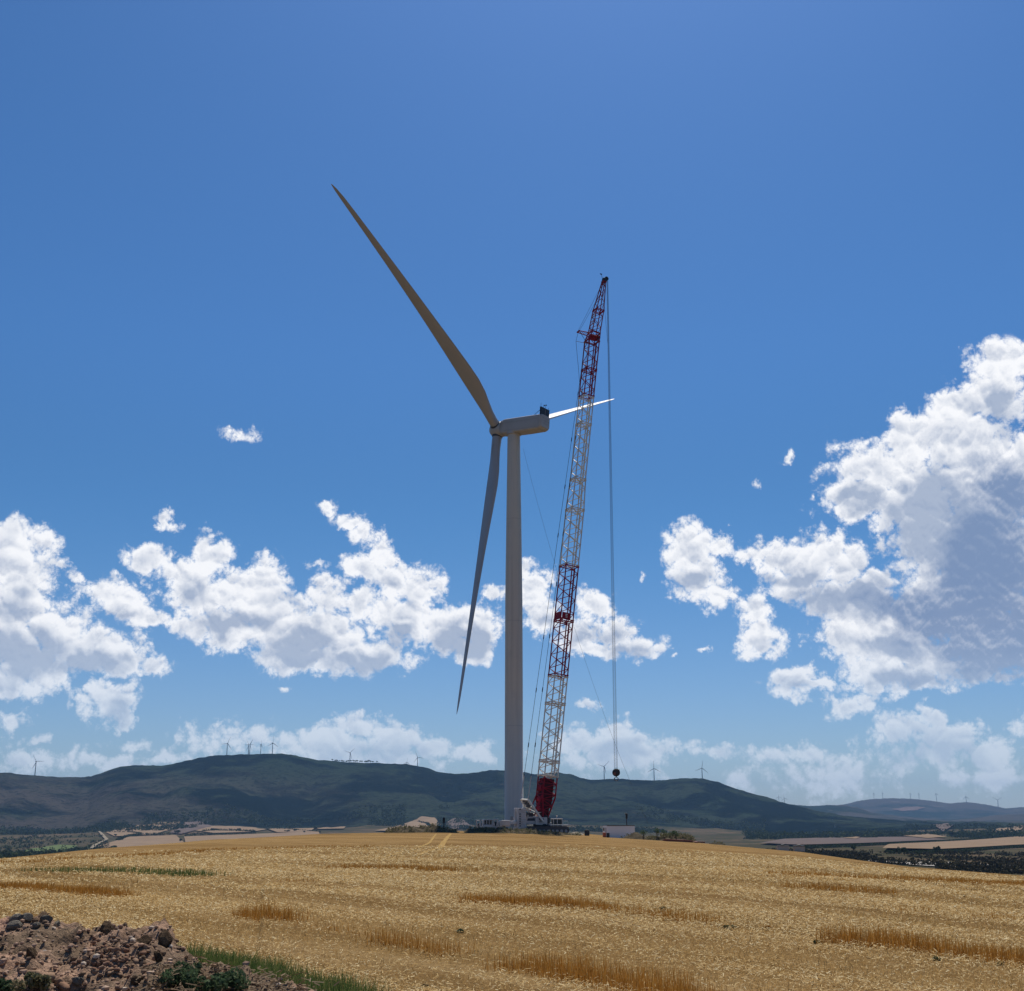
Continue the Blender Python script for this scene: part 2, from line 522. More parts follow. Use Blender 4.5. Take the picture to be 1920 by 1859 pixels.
def terrain(x, y, detail=True):
    """height in world z (ground under the camera = 0)"""
    x = np.asarray(x, float); y = np.asarray(y, float)
    az = np.arctan2(x, y); r = np.maximum(np.hypot(x, y), 1.01)
    azc = np.clip(az, AZF[0], AZF[-1])
    ci = np.interp(azc, AZF, np.arange(len(AZF)))
    c0 = np.clip(np.floor(ci).astype(int), 0, len(AZF) - 2); ct = ci - c0
    lr = np.log(np.minimum(r, RR[-1] - 1))
    k = np.clip(np.searchsorted(LR, lr, side='right') - 1, 0, len(LR) - 2)
    h = LR[k + 1] - LR[k]; t = (lr - LR[k]) / h

    def ev(c):
        y0, y1, m0, m1 = ZR[k, c], ZR[k + 1, c], MS[k, c], MS[k + 1, c]
        t2, t3 = t * t, t * t * t
        return (2 * t3 - 3 * t2 + 1) * y0 + (t3 - 2 * t2 + t) * h * m0 + (-2 * t3 + 3 * t2) * y1 + (t3 - t2) * h * m1
    z = ev(c0) * (1 - ct) + ev(c0 + 1) * ct
    if detail:
        z = z + (fbm(x / 2.2, y / 2.2, 3, 3) - .5) * .07 * np.clip(r / 20, .3, 1) * (r < 400)
        # spurs and gullies on the mountain sides
        e = np.clip((r - 3600) / 900, 0, 1) * np.clip((5580 - r) / 700, 0, 1)
        g = np.abs(fbm(x / 620 + .25 * y / 620, y / 2100, 4, 11) - .5) * 2
        z = z + e * (np.clip(g, 0, .5) * 210 - 55) * .62 + e * (np.abs(fbm(x / 230, y / 700, 3, 15) - .5) * 60 - 10)
        z = z + (fbm(x / 35, y / 35, 3, 21) - .5) * 9 * np.clip((r - 3500) / 1000, 0, 1)
        far = np.clip((r - 6200) / 500, 0, 1) * np.clip((16400 - r) / 2000, 0, 1)
        edge = np.minimum(np.abs(r - 9200), np.abs(r - 13000)) / 1200
        z = z - far * np.clip(edge, 0, 1) * (np.abs(fbm(x / 900, y / 1500, 3, 31) - .5)) * 90
    return z + EYE[2]


def tz(x, y):
    return float(terrain(np.array([x]), np.array([y]))[0])


def ground(px, py, rmin=6., rmax=12000.):
    r = ray(px, py)
    hr = math.hypot(r[0], r[1])
    rs = np.exp(np.linspace(math.log(rmin), math.log(rmax), 1500))
    X = r[0] / hr * rs; Y = r[1] / hr * rs; Z = EYE[2] + r[2] / hr * rs
    T = terrain(X, Y, False)
    b = np.where(Z < T)[0]
    i = b[0] if len(b) else len(rs) - 1
    if i > 0:
        a0, a1 = Z[i - 1] - T[i - 1], Z[i] - T[i]
        s = a0 / (a0 - a1) if a0 != a1 else 0
        s = min(max(s, 0), 1)
        q = rs[i - 1] + (rs[i] - rs[i - 1]) * s
    else:
        q = rs[0]
    return np.array([r[0] / hr * q, r[1] / hr * q, tz(r[0] / hr * q, r[1] / hr * q)])


# ------------------------------------------------------------------ materials
def mat(name, fn):
    m = bpy.data.materials.new(name)
    m.use_nodes = True
    m.node_tree.nodes.clear()
    N = NT(m.node_tree)
    o = N.node('ShaderNodeOutputMaterial')
    sh = fn(N)
    N.l.new(sh, o.inputs[0])
    return m


def bsdf(N, col, rough=.6, metal=0., bump=None, bs=.5, bd=.02, spec=.4):
    b = N.node('ShaderNodeBsdfPrincipled')
    N.put(b.inputs['Base Color'], col if isinstance(col, bpy.types.NodeSocket) else (*col, 1))
    N.put(b.inputs['Roughness'], rough)
    b.inputs['Metallic'].default_value = metal
    b.inputs['Specular IOR Level'].default_value = spec
    if bump is not None:
        bn = N.node('ShaderNodeBump', {'Height': bump, 'Strength': bs, 'Distance': bd})
        N.l.new(bn.outputs[0], b.inputs['Normal'])
    return b.outputs[0]


def obj_pos(N):
    return N.node('ShaderNodeNewGeometry').outputs['Position']


def painted(name, col, rough=.45, var=.12, scale=1.2, metal=0., dirt=None, spec=.4):
    def fn(N):
        P = obj_pos(N)
        n = N.noise(P, scale, 5, .6)
        d = dirt or tuple(c * .72 for c in col)
        c = N.mix(N.m('MULTIPLY', N.smooth(n, .42, .75), var * 5), col, d)
        n2 = N.noise(P, scale * 7, 3, .6)
        c2 = N.mix(N.m('MULTIPLY', N.smooth(n2, .55, .7), var * 1.5), c, d)
        return bsdf(N, c2, N.m('MULTIPLY_ADD', n, .25, rough - .1), metal, n2, .06, .01, spec)
    return mat(name, fn)


def tower_paint(N):
    P = obj_pos(N)
    st = N.noise(N.vm('MULTIPLY', P, (1.2, 1.2, .03)), 1.0, 5, .6)
    n = N.noise(P, .25, 4, .6)
    c = N.mix(N.m('MULTIPLY', N.smooth(st, .42, .72), .6), (.62, .55, .44), (.47, .415, .33))
    c = N.mix(N.m('MULTIPLY', N.smooth(n, .5, .8), .25), c, (.33, .32, .29))
    # flange joints of the tower sections
    z = N.node('ShaderNodeSeparateXYZ', {0: P}).outputs[2]
    s = None
    for zz in (22.0, 47.5, 73.5):
        q = N.m('LESS_THAN', N.m('ABSOLUTE', N.m('SUBTRACT', z, zz)), .09)
        s = q if s is None else N.m('MAXIMUM', s, q)
    c = N.mix(N.m('MULTIPLY', s, .22), c, (.2, .2, .19))
    return bsdf(N, c, .42)


M_TOWER = mat('tower_paint', tower_paint)
M_WHITE = painted('white_gelcoat', (.37, .365, .36), .32, .06, .15)
M_NAC = painted('nacelle_shell', (.42, .40, .37), .42, .08, .3)
M_BLACK = painted('black_metal', (.02, .02, .022), .5, .1, 2)
M_DARK = painted('dark_steel', (.05, .05, .055), .5, .1, 1.5)
M_GREYST = painted('grey_steel', (.28, .29, .29), .5, .12, 1.2)
M_RED = painted('red_paint', (.32, .009, .024), .62, .1, .8, dirt=(.12, .005, .01), spec=.15)
M_DRED = painted('dark_red_paint', (.085, .004, .009), .6, .2, 1.5, dirt=(.03, .003, .005), spec=.15)
M_CREAM = painted('cream_white_paint', (.74, .69, .59), .45, .1, .8, dirt=(.40, .33, .24))
M_CRW = painted('crane_white_paint', (.58, .52, .47), .42, .12, .8, dirt=(.40, .33, .28))
M_CAB = painted('container_paint', (.92, .84, .77), .6, .04, .5, dirt=(.75, .66, .58))
M_RUST = painted('rusty_steel', (.20, .07, .05), .75, .1, 2, dirt=(.10, .045, .035))
M_CONC = painted('concrete', (.42, .39, .34), .85, .12, 2)
M_ROPE = painted('steel_rope', (.09, .09, .10), .5, .05, 3)
M_FARWHITE = painted('far_turbine_paint', (.22, .22, .22), .5, .02, .05)
M_ORANGE = painted('orange_plastic', (.5, .12, .05), .5, .05, 2)


def glass_m(N):
    return bsdf(N, (.015, .02, .025), .08, 0, spec=.8)


M_GLASS = mat('dark_glass', glass_m)


def rnd_island(N):
    return N.node('ShaderNodeNewGeometry').outputs['Random Per Island']


def leafy(name, cols, trans=.35, rough=.7):
    def fn(N):
        r = rnd_island(N)
        cr = N.node('ShaderNodeValToRGB', {0: r})
        el_ = cr.color_ramp.elements
        for i, c in enumerate(cols):
            t = i / (len(cols) - 1)
            if i < 2:
                e = el_[i]; e.position = t
            else:
                e = el_.new(t)
            e.color = (*c, 1)
        for e, (i, c) in zip(sorted(el_, key=lambda q: q.position), enumerate(cols)):
            e.color = (*c, 1)
        b = bsdf(N, cr.outputs[0], rough, spec=0.0)
        if trans <= 0: return b
        tr = N.node('ShaderNodeBsdfTranslucent', {0: cr.outputs[0]})
        mx = N.node('ShaderNodeMixShader', {0: trans, 1: b, 2: tr.outputs[0]})
        return mx.outputs[0]
    return mat(name, fn)


def ramp3(cols):
    # evenly resample a colour list
    return cols


M_STUB = leafy('stubble_straw', [(.47, .28, .09), (.67, .44, .165), (.54, .33, .11), (.75, .53, .23), (.26, .145, .042), (.59, .37, .125)], .3)
M_LITTER = leafy('chopped_straw', [(.70, .50, .225), (.82, .62, .31), (.50, .32, .125), (.90, .75, .44), (.32, .19, .065), (.61, .41, .165)], .2)
M_STAND = leafy('standing_straw', [(.40, .175, .03), (.50, .25, .055), (.31, .13, .02), (.56, .31, .08)], .35)
M_GRASS = leafy('green_grass', [(.055, .10, .025), (.10, .16, .04), (.04, .075, .02), (.20, .22, .07), (.07, .12, .03), (.34, .28, .12)], .4)
M_LEAF = leafy('weed_leaves', [(.06, .10, .045), (.10, .14, .07), (.045, .075, .035), (.15, .18, .10)], .3)
M_DRYW = leafy('dry_weeds', [(.16, .15, .075), (.24, .20, .11), (.10, .115, .05), (.30, .25, .15)], .3)
M_TREE = leafy('tree_leaves', [(.045, .06, .03), (.06, .08, .038), (.036, .05, .026), (.08, .095, .045)], .15)
M_SCRUB = leafy('scrub_leaves', [(.040, .038, .024), (.055, .050, .030), (.03, .03, .02), (.085, .068, .045)], .1)
M_BARK = painted('bark', (.07, .05, .035), .9, .1, 6)


def field_mat(N):
    P = obj_pos(N)
    ax = N.vm('MULTIPLY', P, (1, 1, 0))
    # rows run towards the upper left
    cx = N.vm('DOT_PRODUCT', ax, (.8, .6, 0), out=1)
    al = N.vm('DOT_PRODUCT', ax, (-.6, .8, 0), out=1)
    rowv = N.node('ShaderNodeCombineXYZ', {0: cx, 1: N.m('MULTIPLY', al, .06)}).outputs[0]
    big = N.noise(rowv, .16, 4, .6)
    med = N.noise(rowv, .9, 4, .6)
    fin = N.noise(P, 9, 5, .7)
    vf = N.noise(P, 40, 3, .7)
    c = N.mix(N.smooth(big, .40, .60), (.21, .122, .046), (.30, .185, .074))
    c = N.mix(N.m('MULTIPLY', N.smooth(med, .5, .66), .7), c, (.39, .26, .12))
    c = N.mix(N.m('MULTIPLY', N.smooth(med, .48, .36), .6), c, (.16, .088, .030))
    c = N.mix(N.m('MULTIPLY', N.smooth(fin, .5, .62), .5), c, (.13, .08, .035))
    c = N.mix(N.m('MULTIPLY', N.smooth(vf, .55, .68), .3), c, (.50, .37, .19))
    return bsdf(N, c, .85, bump=N.m('ADD', fin, vf), bs=.8, bd=.06, spec=0.0)


M_FIELD = mat('stubble_ground', field_mat)


def valley_mat(N):
    P = obj_pos(N)
    a = N.noise(P, .004, 4, .6)
    b = N.noise(P, .03, 5, .65)
    c = N.mix(N.smooth(a, .40, .62), (.060, .052, .034), (.12, .085, .055))
    c = N.mix(N.m('MULTIPLY', N.smooth(b, .45, .6), .8), c, (.035, .045, .022))
    return bsdf(N, c, .95, bump=b, bs=1, bd=3, spec=0.0)


M_VALLEY = mat('valley_heath', valley_mat)


def hill_mat(N):
    P = obj_pos(N)
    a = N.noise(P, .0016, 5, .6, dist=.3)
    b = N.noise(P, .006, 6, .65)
    e = N.noise(P, .045, 4, .7)
    f = N.noise(P, .02, 4, .7)
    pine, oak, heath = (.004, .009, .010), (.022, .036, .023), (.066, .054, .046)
    # more pine high up; right side darker, a cloud shadow put into the colour
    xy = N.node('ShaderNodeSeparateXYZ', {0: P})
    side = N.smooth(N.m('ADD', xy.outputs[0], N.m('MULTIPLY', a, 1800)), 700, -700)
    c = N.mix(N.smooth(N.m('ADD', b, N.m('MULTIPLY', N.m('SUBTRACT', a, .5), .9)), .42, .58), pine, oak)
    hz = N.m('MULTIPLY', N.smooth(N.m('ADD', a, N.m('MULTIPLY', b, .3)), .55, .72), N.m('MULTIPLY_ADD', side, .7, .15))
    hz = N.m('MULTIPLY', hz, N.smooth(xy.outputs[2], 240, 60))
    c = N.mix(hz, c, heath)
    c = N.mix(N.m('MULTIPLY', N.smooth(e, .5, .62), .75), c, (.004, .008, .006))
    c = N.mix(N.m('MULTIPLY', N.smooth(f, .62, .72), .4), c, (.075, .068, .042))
    return bsdf(N, c, .95, bump=N.m('ADD', e, b), bs=1, bd=9, spec=0.0)


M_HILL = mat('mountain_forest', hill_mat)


def far_mat(N):
    P = obj_pos(N)
    a = N.noise(P, .0009, 5, .6)
    b = N.noise(P, .006, 5, .65)
    c = N.mix(N.smooth(a, .42, .56), (.016, .026, .022), (.060, .056, .052))
    c = N.mix(N.m('MULTIPLY', N.smooth(b, .6, .68), .6), c, (.15, .12, .10))
    return bsdf(N, c, .95, spec=0.0)


M_FAR = mat('far_hill_ground', far_mat)


def earth(name, c0, c1, c2, sc=3.):
    def fn(N):
        P = obj_pos(N)
        a = N.noise(P, sc, 6, .65)
        b = N.noise(P, sc * 9, 5, .7)
        c = N.mix(N.smooth(a, .38, .62), c0, c1)
        c = N.mix(N.m('MULTIPLY', N.smooth(b, .52, .66), .7), c, c2)
        return bsdf(N, c, .95, bump=N.m('ADD', b, a), bs=.9, bd=.05, spec=0.0)
    return mat(name, fn)


M_SOIL = earth('dug_soil', (.13, .075, .045), (.33, .20, .13), (.40, .27, .19), 1.3)
M_DSOIL = earth('dark_soil', (.085, .058, .038), (.16, .11, .07), (.24, .17, .11), 9)
M_HEAP = earth('spoil_heap', (.05, .042, .028), (.11, .088, .058), (.18, .145, .10), 1.0)
def stone_mat(N):
    oi = N.node('ShaderNodeObjectInfo').outputs['Random']
    a = N.noise(obj_pos(N), 22, 5, .65)
    c = N.mix(oi, (.22, .12, .078), (.33, .22, .14))
    c = N.mix(N.m('MULTIPLY', N.smooth(a, .40, .66), .6), c, (.17, .105, .07))
    return bsdf(N, c, .9, bump=a, bs=.5, bd=.01, spec=0.0)


M_STONE = mat('reddish_stone', stone_mat)
M_GSTONE = earth('grey_stone', (.19, .165, .13), (.30, .26, .205), (.42, .38, .31), 14)
M_GRAVEL = earth('gravel', (.30, .27, .23), (.40, .37, .33), (.48, .45, .40), .2)


def flat_field(name, c0, c1, sc=.02):
    def fn(N):
        P = obj_pos(N)
        a = N.noise(P, sc, 4, .6)
        st = N.noise(N.vm('MULTIPLY', P, (1, .1, 0)), sc * 6, 3, .6)
        c = N.mix(N.m('ADD', N.m('MULTIPLY', N.smooth(a, .35, .65), .6), N.m('MULTIPLY', st, .4)), c0, c1)
        return bsdf(N, c, .95, spec=0.0)
    return mat(name, fn)


M_TAN = flat_field('harvested_field', (.20, .14, .092), (.28, .20, .13))
M_PALE = flat_field('pale_track', (.22, .18, .13), (.28, .235, .17))
M_TRACK = flat_field('flattened_straw', (.27, .165, .055), (.42, .28, .115), 1.5)
M_PLOW = flat_field('ploughed_field', (.11, .085, .075), (.16, .125, .11))
M_GREENF = flat_field('green_field', (.09, .12, .05), (.13, .16, .07))
M_BARE = flat_field('bare_earth', (.12, .085, .07), (.17, .12, .10))

# ------------------------------------------------------------------ terrain sheet
az_in = np.linspace(R(-29), R(29), 760)
az_out = np.linspace(R(29), R(331), 92)[1:-1]
AZ = np.concatenate([az_in, az_out])
rads = np.unique(np.concatenate([[1.2, 2, 3, 4, 5], np.exp(np.linspace(math.log(6), math.log(16500), 290)), [5560, 5600, 9200, 13000]]))
A, Q = np.meshgrid(AZ, rads)
X = np.sin(A) * Q; Y = np.cos(A) * Q
Z = terrain(X, Y)
nA, nR = len(AZ), len(rads)
V = np.stack([X, Y, Z], -1).reshape(-1, 3)
V = np.concatenate([V, [[0, 0, 0]]])
ii, jj = np.meshgrid(np.arange(nR - 1), np.arange(nA), indexing='ij')
j2 = (jj + 1) % nA
Fq = np.stack([ii * nA + jj, ii * nA + j2, (ii + 1) * nA + j2, (ii + 1) * nA + jj], -1).reshape(-1, 4)
rm = np.sqrt(rads[ii] * rads[ii + 1]).ravel()
azm = AZ[jj].ravel()
pxs = 960 + np.tan(np.clip(np.where(azm > math.pi, azm - 2 * math.pi, azm), -1.2, 1.2)) * F * .97
edge = np.interp(pxs, [0, 200, 400, 800, 1100, 1300, 1450, 1600, 1700, 1920], [170, 210, 270, 330, 330, 300, 250, 215, 195, 165])
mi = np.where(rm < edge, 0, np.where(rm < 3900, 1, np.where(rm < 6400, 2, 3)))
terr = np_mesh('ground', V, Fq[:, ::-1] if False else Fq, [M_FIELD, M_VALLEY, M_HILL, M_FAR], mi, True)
# centre fan
tag(terr, 'golden harvested hilltop field falling to a wooded valley and mountain ridge', 'ground', kind='structure')


_dl = [0]


def drape(name, poly, m, label, lift=.5, n=24, rmin=None, rmax=12000., cat='field', world=False):
    """a sheet laid on the ground inside an outline"""
    rmin = rmin or (900. if poly[0][0] < 900 else 520.)
    _dl[0] += 1; lift += .22 * _dl[0] * (lift > .1)
    P = [np.array(q[:2]) if world else ground(q[0], q[1], rmin, rmax)[:2] for q in poly]
    P = np.array(P)
    # polar grid clipped to the polygon
    az = np.arctan2(P[:, 0], P[:, 1]); lr = np.log(np.hypot(P[:, 0], P[:, 1]))
    na, nr = n * 3, n
    a = np.linspace(az.min(), az.max(), na + 1)
    vs, fs = [], []
    K = np.stack([az, lr], -1)
    for i in range(na + 1):
        aa = min(max(a[i], az.min() + 1e-7), az.max() - 1e-7)
        xs = []
        for k in range(len(K)):
            p, q = K[k], K[(k + 1) % len(K)]
            if (p[0] <= aa) != (q[0] <= aa):
                xs.append(p[1] + (q[1] - p[1]) * (aa - p[0]) / (q[0] - p[0]))
        if len(xs) < 2:
            xs = [lr.mean(), lr.mean()]
        lo, hi = min(xs), max(xs)
        for l in np.linspace(lo, hi, nr + 1):
            vs.append((math.sin(aa) * math.exp(l), math.cos(aa) * math.exp(l)))
    vs = np.array(vs)
    z = terrain(vs[:, 0], vs[:, 1]) + lift
    for i in range(na):
        for k in range(nr):
            b = i * (nr + 1) + k
            fs.append((b, b + nr + 1, b + nr + 2, b + 1))
    o = np_mesh(name, np.column_stack([vs, z]), fs, m, smooth=True)
    return tag(o, label, cat, kind='structure')


def strip(name, pts, w, m, label, lift=.03, cat='track', rmin=6., seg=60):
    P = np.array([ground(a, b, rmin)[:2] for a, b in pts])
    t = np.linspace(0, len(P) - 1, seg)
    C = np.stack([np.interp(t, np.arange(len(P)), P[:, k]) for k in (0, 1)], -1)
    d = np.gradient(C, axis=0); d /= np.linalg.norm(d, axis=1)[:, None] + 1e-9
    nrm = np.stack([-d[:, 1], d[:, 0]], -1)
    ww = w / 2 * (.75 + .5 * vnoise(t * 3, t * 0, 5))[:, None]
    rows = [C + nrm * ww * k for k in (-1, -.5, 0, .5, 1)]
    vs = np.stack(rows, 1).reshape(-1, 2)
    z = terrain(vs[:, 0], vs[:, 1]) + lift
    fs = [(i * 5 + k, i * 5 + k + 5, i * 5 + k + 6, i * 5 + k + 1) for i in range(seg - 1) for k in range(4)]
    o = np_mesh(name, np.column_stack([vs, z]), fs, m, smooth=True)
    return tag(o, label, cat, kind='structure')


# valley fields, left
drape('field', [(198, 1562), (255, 1549), (300, 1545), (338, 1547), (320, 1556), (290, 1566), (215, 1570)], M_TAN, 'pale harvested field at the mountain foot on the left', 2)
drape('field', [(180, 1590), (240, 1571), (330, 1568), (345, 1582), (300, 1592), (215, 1596)], M_TAN, 'pinkish stubble field lowest in the left valley', 2)
drape('field', [(365, 1559), (385, 1551), (480, 1553), (500, 1557), (470, 1562), (400, 1564)], M_TAN, 'thin pale field right of the bare grey plot', 2)
drape('field', [(345, 1571), (420, 1568), (505, 1565), (600, 1560), (600, 1569), (520, 1575), (345, 1584)], M_TAN, 'long pinkish field edge just above the near hill', 2)
drape('field', [(318, 1563), (345, 1549), (378, 1546), (398, 1551), (362, 1560), (340, 1566)], M_PLOW, 'grey bare plot between pale valley fields', 2)
drape('field', [(500, 1556), (545, 1551), (590, 1555), (580, 1562), (520, 1563)], M_TAN, 'pale field patch left of centre in the valley', 2)
drape('field', [(555, 1549), (600, 1548), (648, 1550), (645, 1556), (600, 1557)], M_TAN, 'narrow light field under the dark slope', 2)
drape('field', [(702, 1560), (760, 1549), (790, 1543), (815, 1544), (830, 1552), (800, 1558), (750, 1562)], M_TAN, 'beige field behind the spoil bank left of the tower', 2)
drape('field', [(835, 1550), (850, 1545), (868, 1546), (890, 1554), (850, 1557)], M_PLOW, 'dull grey field left of the white truck', 2)
drape('field', [(50, 1597), (110, 1588), (145, 1590), (110, 1603), (40, 1606)], M_GREENF, 'green meadow at the bottom left of the valley', 2)
strip('dirt_road', [(160, 1600), (178, 1587), (200, 1576), (190, 1565), (185, 1560)], 7, M_PALE, 'pale dirt road winding through the left valley', 3, 'road', 900)
# right
drape('field', [(1425, 1584), (1470, 1576), (1560, 1573), (1700, 1572), (1780, 1577), (1640, 1584), (1500, 1589)], M_PLOW, 'grey fallow field under the mountain on the right', .8)
drape('field', [(1580, 1575), (1620, 1571), (1605, 1577)], M_TAN, 'small sandy corner on the grey fallow field', 1.6)
drape('field', [(1692, 1571), (1740, 1567), (1776, 1573), (1740, 1576)], M_TAN, 'small sandy oval field right of centre valley', 1.6)
drape('field', [(1655, 1598), (1665, 1589), (1780, 1582), (1920, 1571), (1990, 1566), (1990, 1588), (1920, 1589), (1760, 1600)], M_TAN, 'broad brown stubble field on the right valley side', .8)
drape('field', [(1750, 1558), (1775, 1551), (1790, 1558), (1770, 1563)], M_PLOW, 'mauve bare field among hedges far right', 2)
drape('field', [(1830, 1564), (1880, 1560), (1960, 1557), (1960, 1563), (1900, 1566)], M_TAN, 'thin yellow field near the right edge', 2)
drape('field', [(1672, 1517), (1700, 1514), (1735, 1515), (1720, 1520), (1690, 1521)], M_BARE, 'bare pinkish clearing on the far hill', 4, rmin=6500., rmax=13500)
strip('gravel_road', [(1660, 1616), (1720, 1619), (1790, 1623), (1860, 1627.5), (1960, 1634), (2050, 1640)], 60, M_GRAVEL, 'pale gravel road below the field on the right', .6, 'road', 520)
strip('wheel_track', [(845, 1564), (838, 1572), (832, 1580), (826, 1590), (800, 1598), (778, 1606)], .4, M_TRACK, 'pale tyre track through the stubble, nearer the tower', .03)
strip('wheel_track', [(818, 1564), (812, 1572), (806, 1581), (780, 1592), (750, 1600), (690, 1614)], .24, M_TRACK, 'pale tyre track through the stubble, farther left', .03)
drape('work_pad', [(870, 1559), (960, 1559.5), (1060, 1564), (1095, 1567), (1085, 1563), (1040, 1558.5), (960, 1556.5), (880, 1556.5)], M_SOIL,
      'packed earth pad under the crane and tower', .02, rmin=150., rmax=420., cat='ground')

# ================================================================== main wind turbine
def unit(v):
    v = np.array(v, float)
    return v / np.linalg.norm(v)


HUB = at(934, 806.5, 292.)
BETA, TILT = 0.605, R(4.0)
AX = np.array([-math.cos(BETA) * math.cos(TILT), math.sin(BETA) * math.cos(TILT), math.sin(TILT)])   # towards the rotor
SIDE = np.array([math.sin(BETA), math.cos(BETA), 0.])                                                # right and away
UP = np.cross(SIDE, AX); UP = UP if UP[2] > 0 else -UP
tb = at(963.6, 1553, 289.)
TX, TY = tb[0], tb[1]
TZ = tz(TX, TY)
turb = empty('wind_turbine', (TX, TY, TZ), 'huge white three-bladed wind turbine standing beside the red and white crane', 'wind turbine')
ORG = np.array([TX, TY, TZ])
top_z = at(964, 818, 289.)[2]
zb = at(964, 1130, 289)[2]
prof = [(TZ - .5, 2.3), (TZ + .1, 2.3), (TZ + .1, 2.22), (zb * .6, 2.2), (zb, 2.16), (zb + (top_z - zb) * .45, 1.93), (top_z - .6, 1.62), (top_z, 1.6), (top_z + .9, 1.6)]
n = 48
m = MB()
m.loft([[(TX + r_ * math.cos(2 * math.pi * i / n), TY + r_ * math.sin(2 * math.pi * i / n), z_) for i in range(n)] for z_, r_ in prof])
m.build('tower', M_TOWER, turb, ORG)
m = MB()   # door with steps at the foot
m.box((TX - .3, TY - 2.26, TZ + 2.4), (1.0, .1, 2.2), bev=.03)
for k in range(6):
    m.box((TX - .3, TY - 2.7 - .26 * k, TZ + 1.15 - .2 * k), (1.1, .26, .05))
m.build('door', M_GREYST, turb, ORG)


def rr_section(w, h, c, k=5):
    """rounded rectangle, w across, h up, corner radius c"""
    out = []
    for sx_, sy_, a0 in ((1, 1, 0), (-1, 1, 90), (-1, -1, 180), (1, -1, 270)):
        for i in range(k + 1):
            a = R(a0 + 90 * i / k)
            out.append((sx_ * (w / 2 - c) + c * math.cos(a), sy_ * (h / 2 - c) + c * math.sin(a)))
    return out


def nac(t, w, h, c, dz=0., org=HUB):
    # t measured from the hub towards the rear
    return [org - AX * t + SIDE * a + UP * (b + dz) for a, b in rr_section(w, h, c)]


m = MB()
NL = 14.8
m.loft([nac(1.75, 3.3, 3.3, 1.2, .05), nac(1.8, 3.7, 3.7, .9, .1), nac(3.2, 4.0, 3.95, .55, .15), nac(9.5, 4.1, 3.95, .5, .15), nac(NL - 1.0, 4.1, 3.85, .5, .2),
        nac(NL - .25, 4.0, 3.5, .5, .35), nac(NL, 3.7, 3.2, .5, .45)])
nacelle = m.build('nacelle', M_NAC, turb, ORG)
m = MB()
for t in (NL - .9,):
    m.loft([nac(t - .02, 4.16, 3.9, .5, .2), nac(t + .03, 4.16, 3.9, .5, .2)], cap=False)
for hgt in (-1.15, .95):      # long joints of the shell panels
    for s_ in (-1, 1):
        m.box(HUB - AX * 8.2 + SIDE * s_ * 2.06 + UP * hgt, (10.5, .03, .05), (AX, SIDE, UP))
for hgt in (-.2, .55, 1.2):
    m.box(HUB - AX * (NL + .01) + UP * hgt, (.05, 2.9, .05), (AX, SIDE, UP))
m.build('panel_joint', M_GREYST, turb, ORG)
m = MB()   # underside hatch
m.box(HUB - AX * 9.2 - UP * 1.83, (3.2, 2.0, .04), (AX, SIDE, UP), bev=.01)
m.build('hatch', M_NAC, turb, ORG)
m = MB()   # yaw collar
yc = np.array([TX, TY, top_z + .75])
m.tube(yc - np.array([0, 0, .5]), yc + np.array([0, 0, .35]), 1.95, n=36)
m.build('yaw_ring', M_NAC, turb, ORG)
m = MB()   # cooler on the roof at the rear
cc = HUB - AX * (NL - .45) + UP * 2.9
for s_ in (-1, 1):
    m.box(cc + SIDE * s_ * .98, (.45, 1.85, 2.0), (AX, SIDE, UP), bev=.03)
m.box(cc + UP * 1.05, (.5, 3.9, .08), (AX, SIDE, UP))
for s_ in (-1.6, 1.6):
    m.tube(cc + SIDE * s_ + UP * .6, cc + AX * 2.1 + SIDE * s_ - UP * .85, .06)
cooler = m.build('cooler', M_BLACK, turb, ORG)
m = MB()
m.box(cc + UP * 0, (.5, .1, 2.0), (AX, SIDE, UP))
m.build('frame', M_GREYST, cooler)
for s_, hh in ((-1.8, 1.2), (-.5, .8), (.3, 1.1), (1.7, .7)):
    m = MB()
    m.tube(cc + SIDE * s_ + UP * 1.0, cc + SIDE * s_ + UP * (1.0 + hh), .035, n=4)
    if s_ in (-.5, .3):
        m.tube(cc + SIDE * (s_ - .3) + UP * (1.0 + hh), cc + SIDE * (s_ + .3) + UP * (1.0 + hh), .03, n=4)
        m.box(cc + SIDE * (s_ + .3) + UP * (1.05 + hh), (.2, .2, .3), (AX, SIDE, UP))
    m.build('wind_sensor', M_BLACK, turb, ORG)

# spinner
m = MB()
rings = []
for t, r_ in ((-1.7, 1.75), (-1.5, 1.95), (-.6, 2.1), (.3, 2.12), (1.1, 1.98), (1.8, 1.6), (2.25, 1.1), (2.5, .5), (2.56, .05)):
    rings.append([HUB + AX * (t - .15) + r_ * (SIDE * math.cos(2 * math.pi * i / 40) + UP * math.sin(2 * math.pi * i / 40)) for i in range(40)])
m.loft(rings)
spin = m.build('spinner', M_NAC, turb, ORG)

# blades
BL = 75.6
phi0 = 1.1473
TIPS = [((1152, 748), 58.4219), ((856, 1340), -.6162), ((620.5, 345), -49.976)]
OPS = [(0.0, 2.55, 2.5, 0), (1.8, 2.5, 2.45, 0), (4.0, 2.7, 2.1, .15), (7, 3.3, 1.55, .5), (10.5, 4.05, 1.05, .85), (14.5, 4.35, .85, 1), (19, 4.15, .72, 1), (26, 3.6, .56, 1),
       (34, 3.0, .44, 1), (43, 2.45, .34, 1), (52, 1.95, .26, 1), (61, 1.5, .2, 1), (67, 1.25, .16, 1), (71.5, 1.0, .12, 1), (74, .66, .08, 1), (75.3, .28, .05, 1), (75.6, .06, .03, 1)]


def foil(x):      # half thickness of an aerofoil, chord 1
    return 5 * .2 * (.2969 * math.sqrt(x) - .126 * x - .3516 * x * x + .2843 * x ** 3 - .1036 * x ** 4) / .1


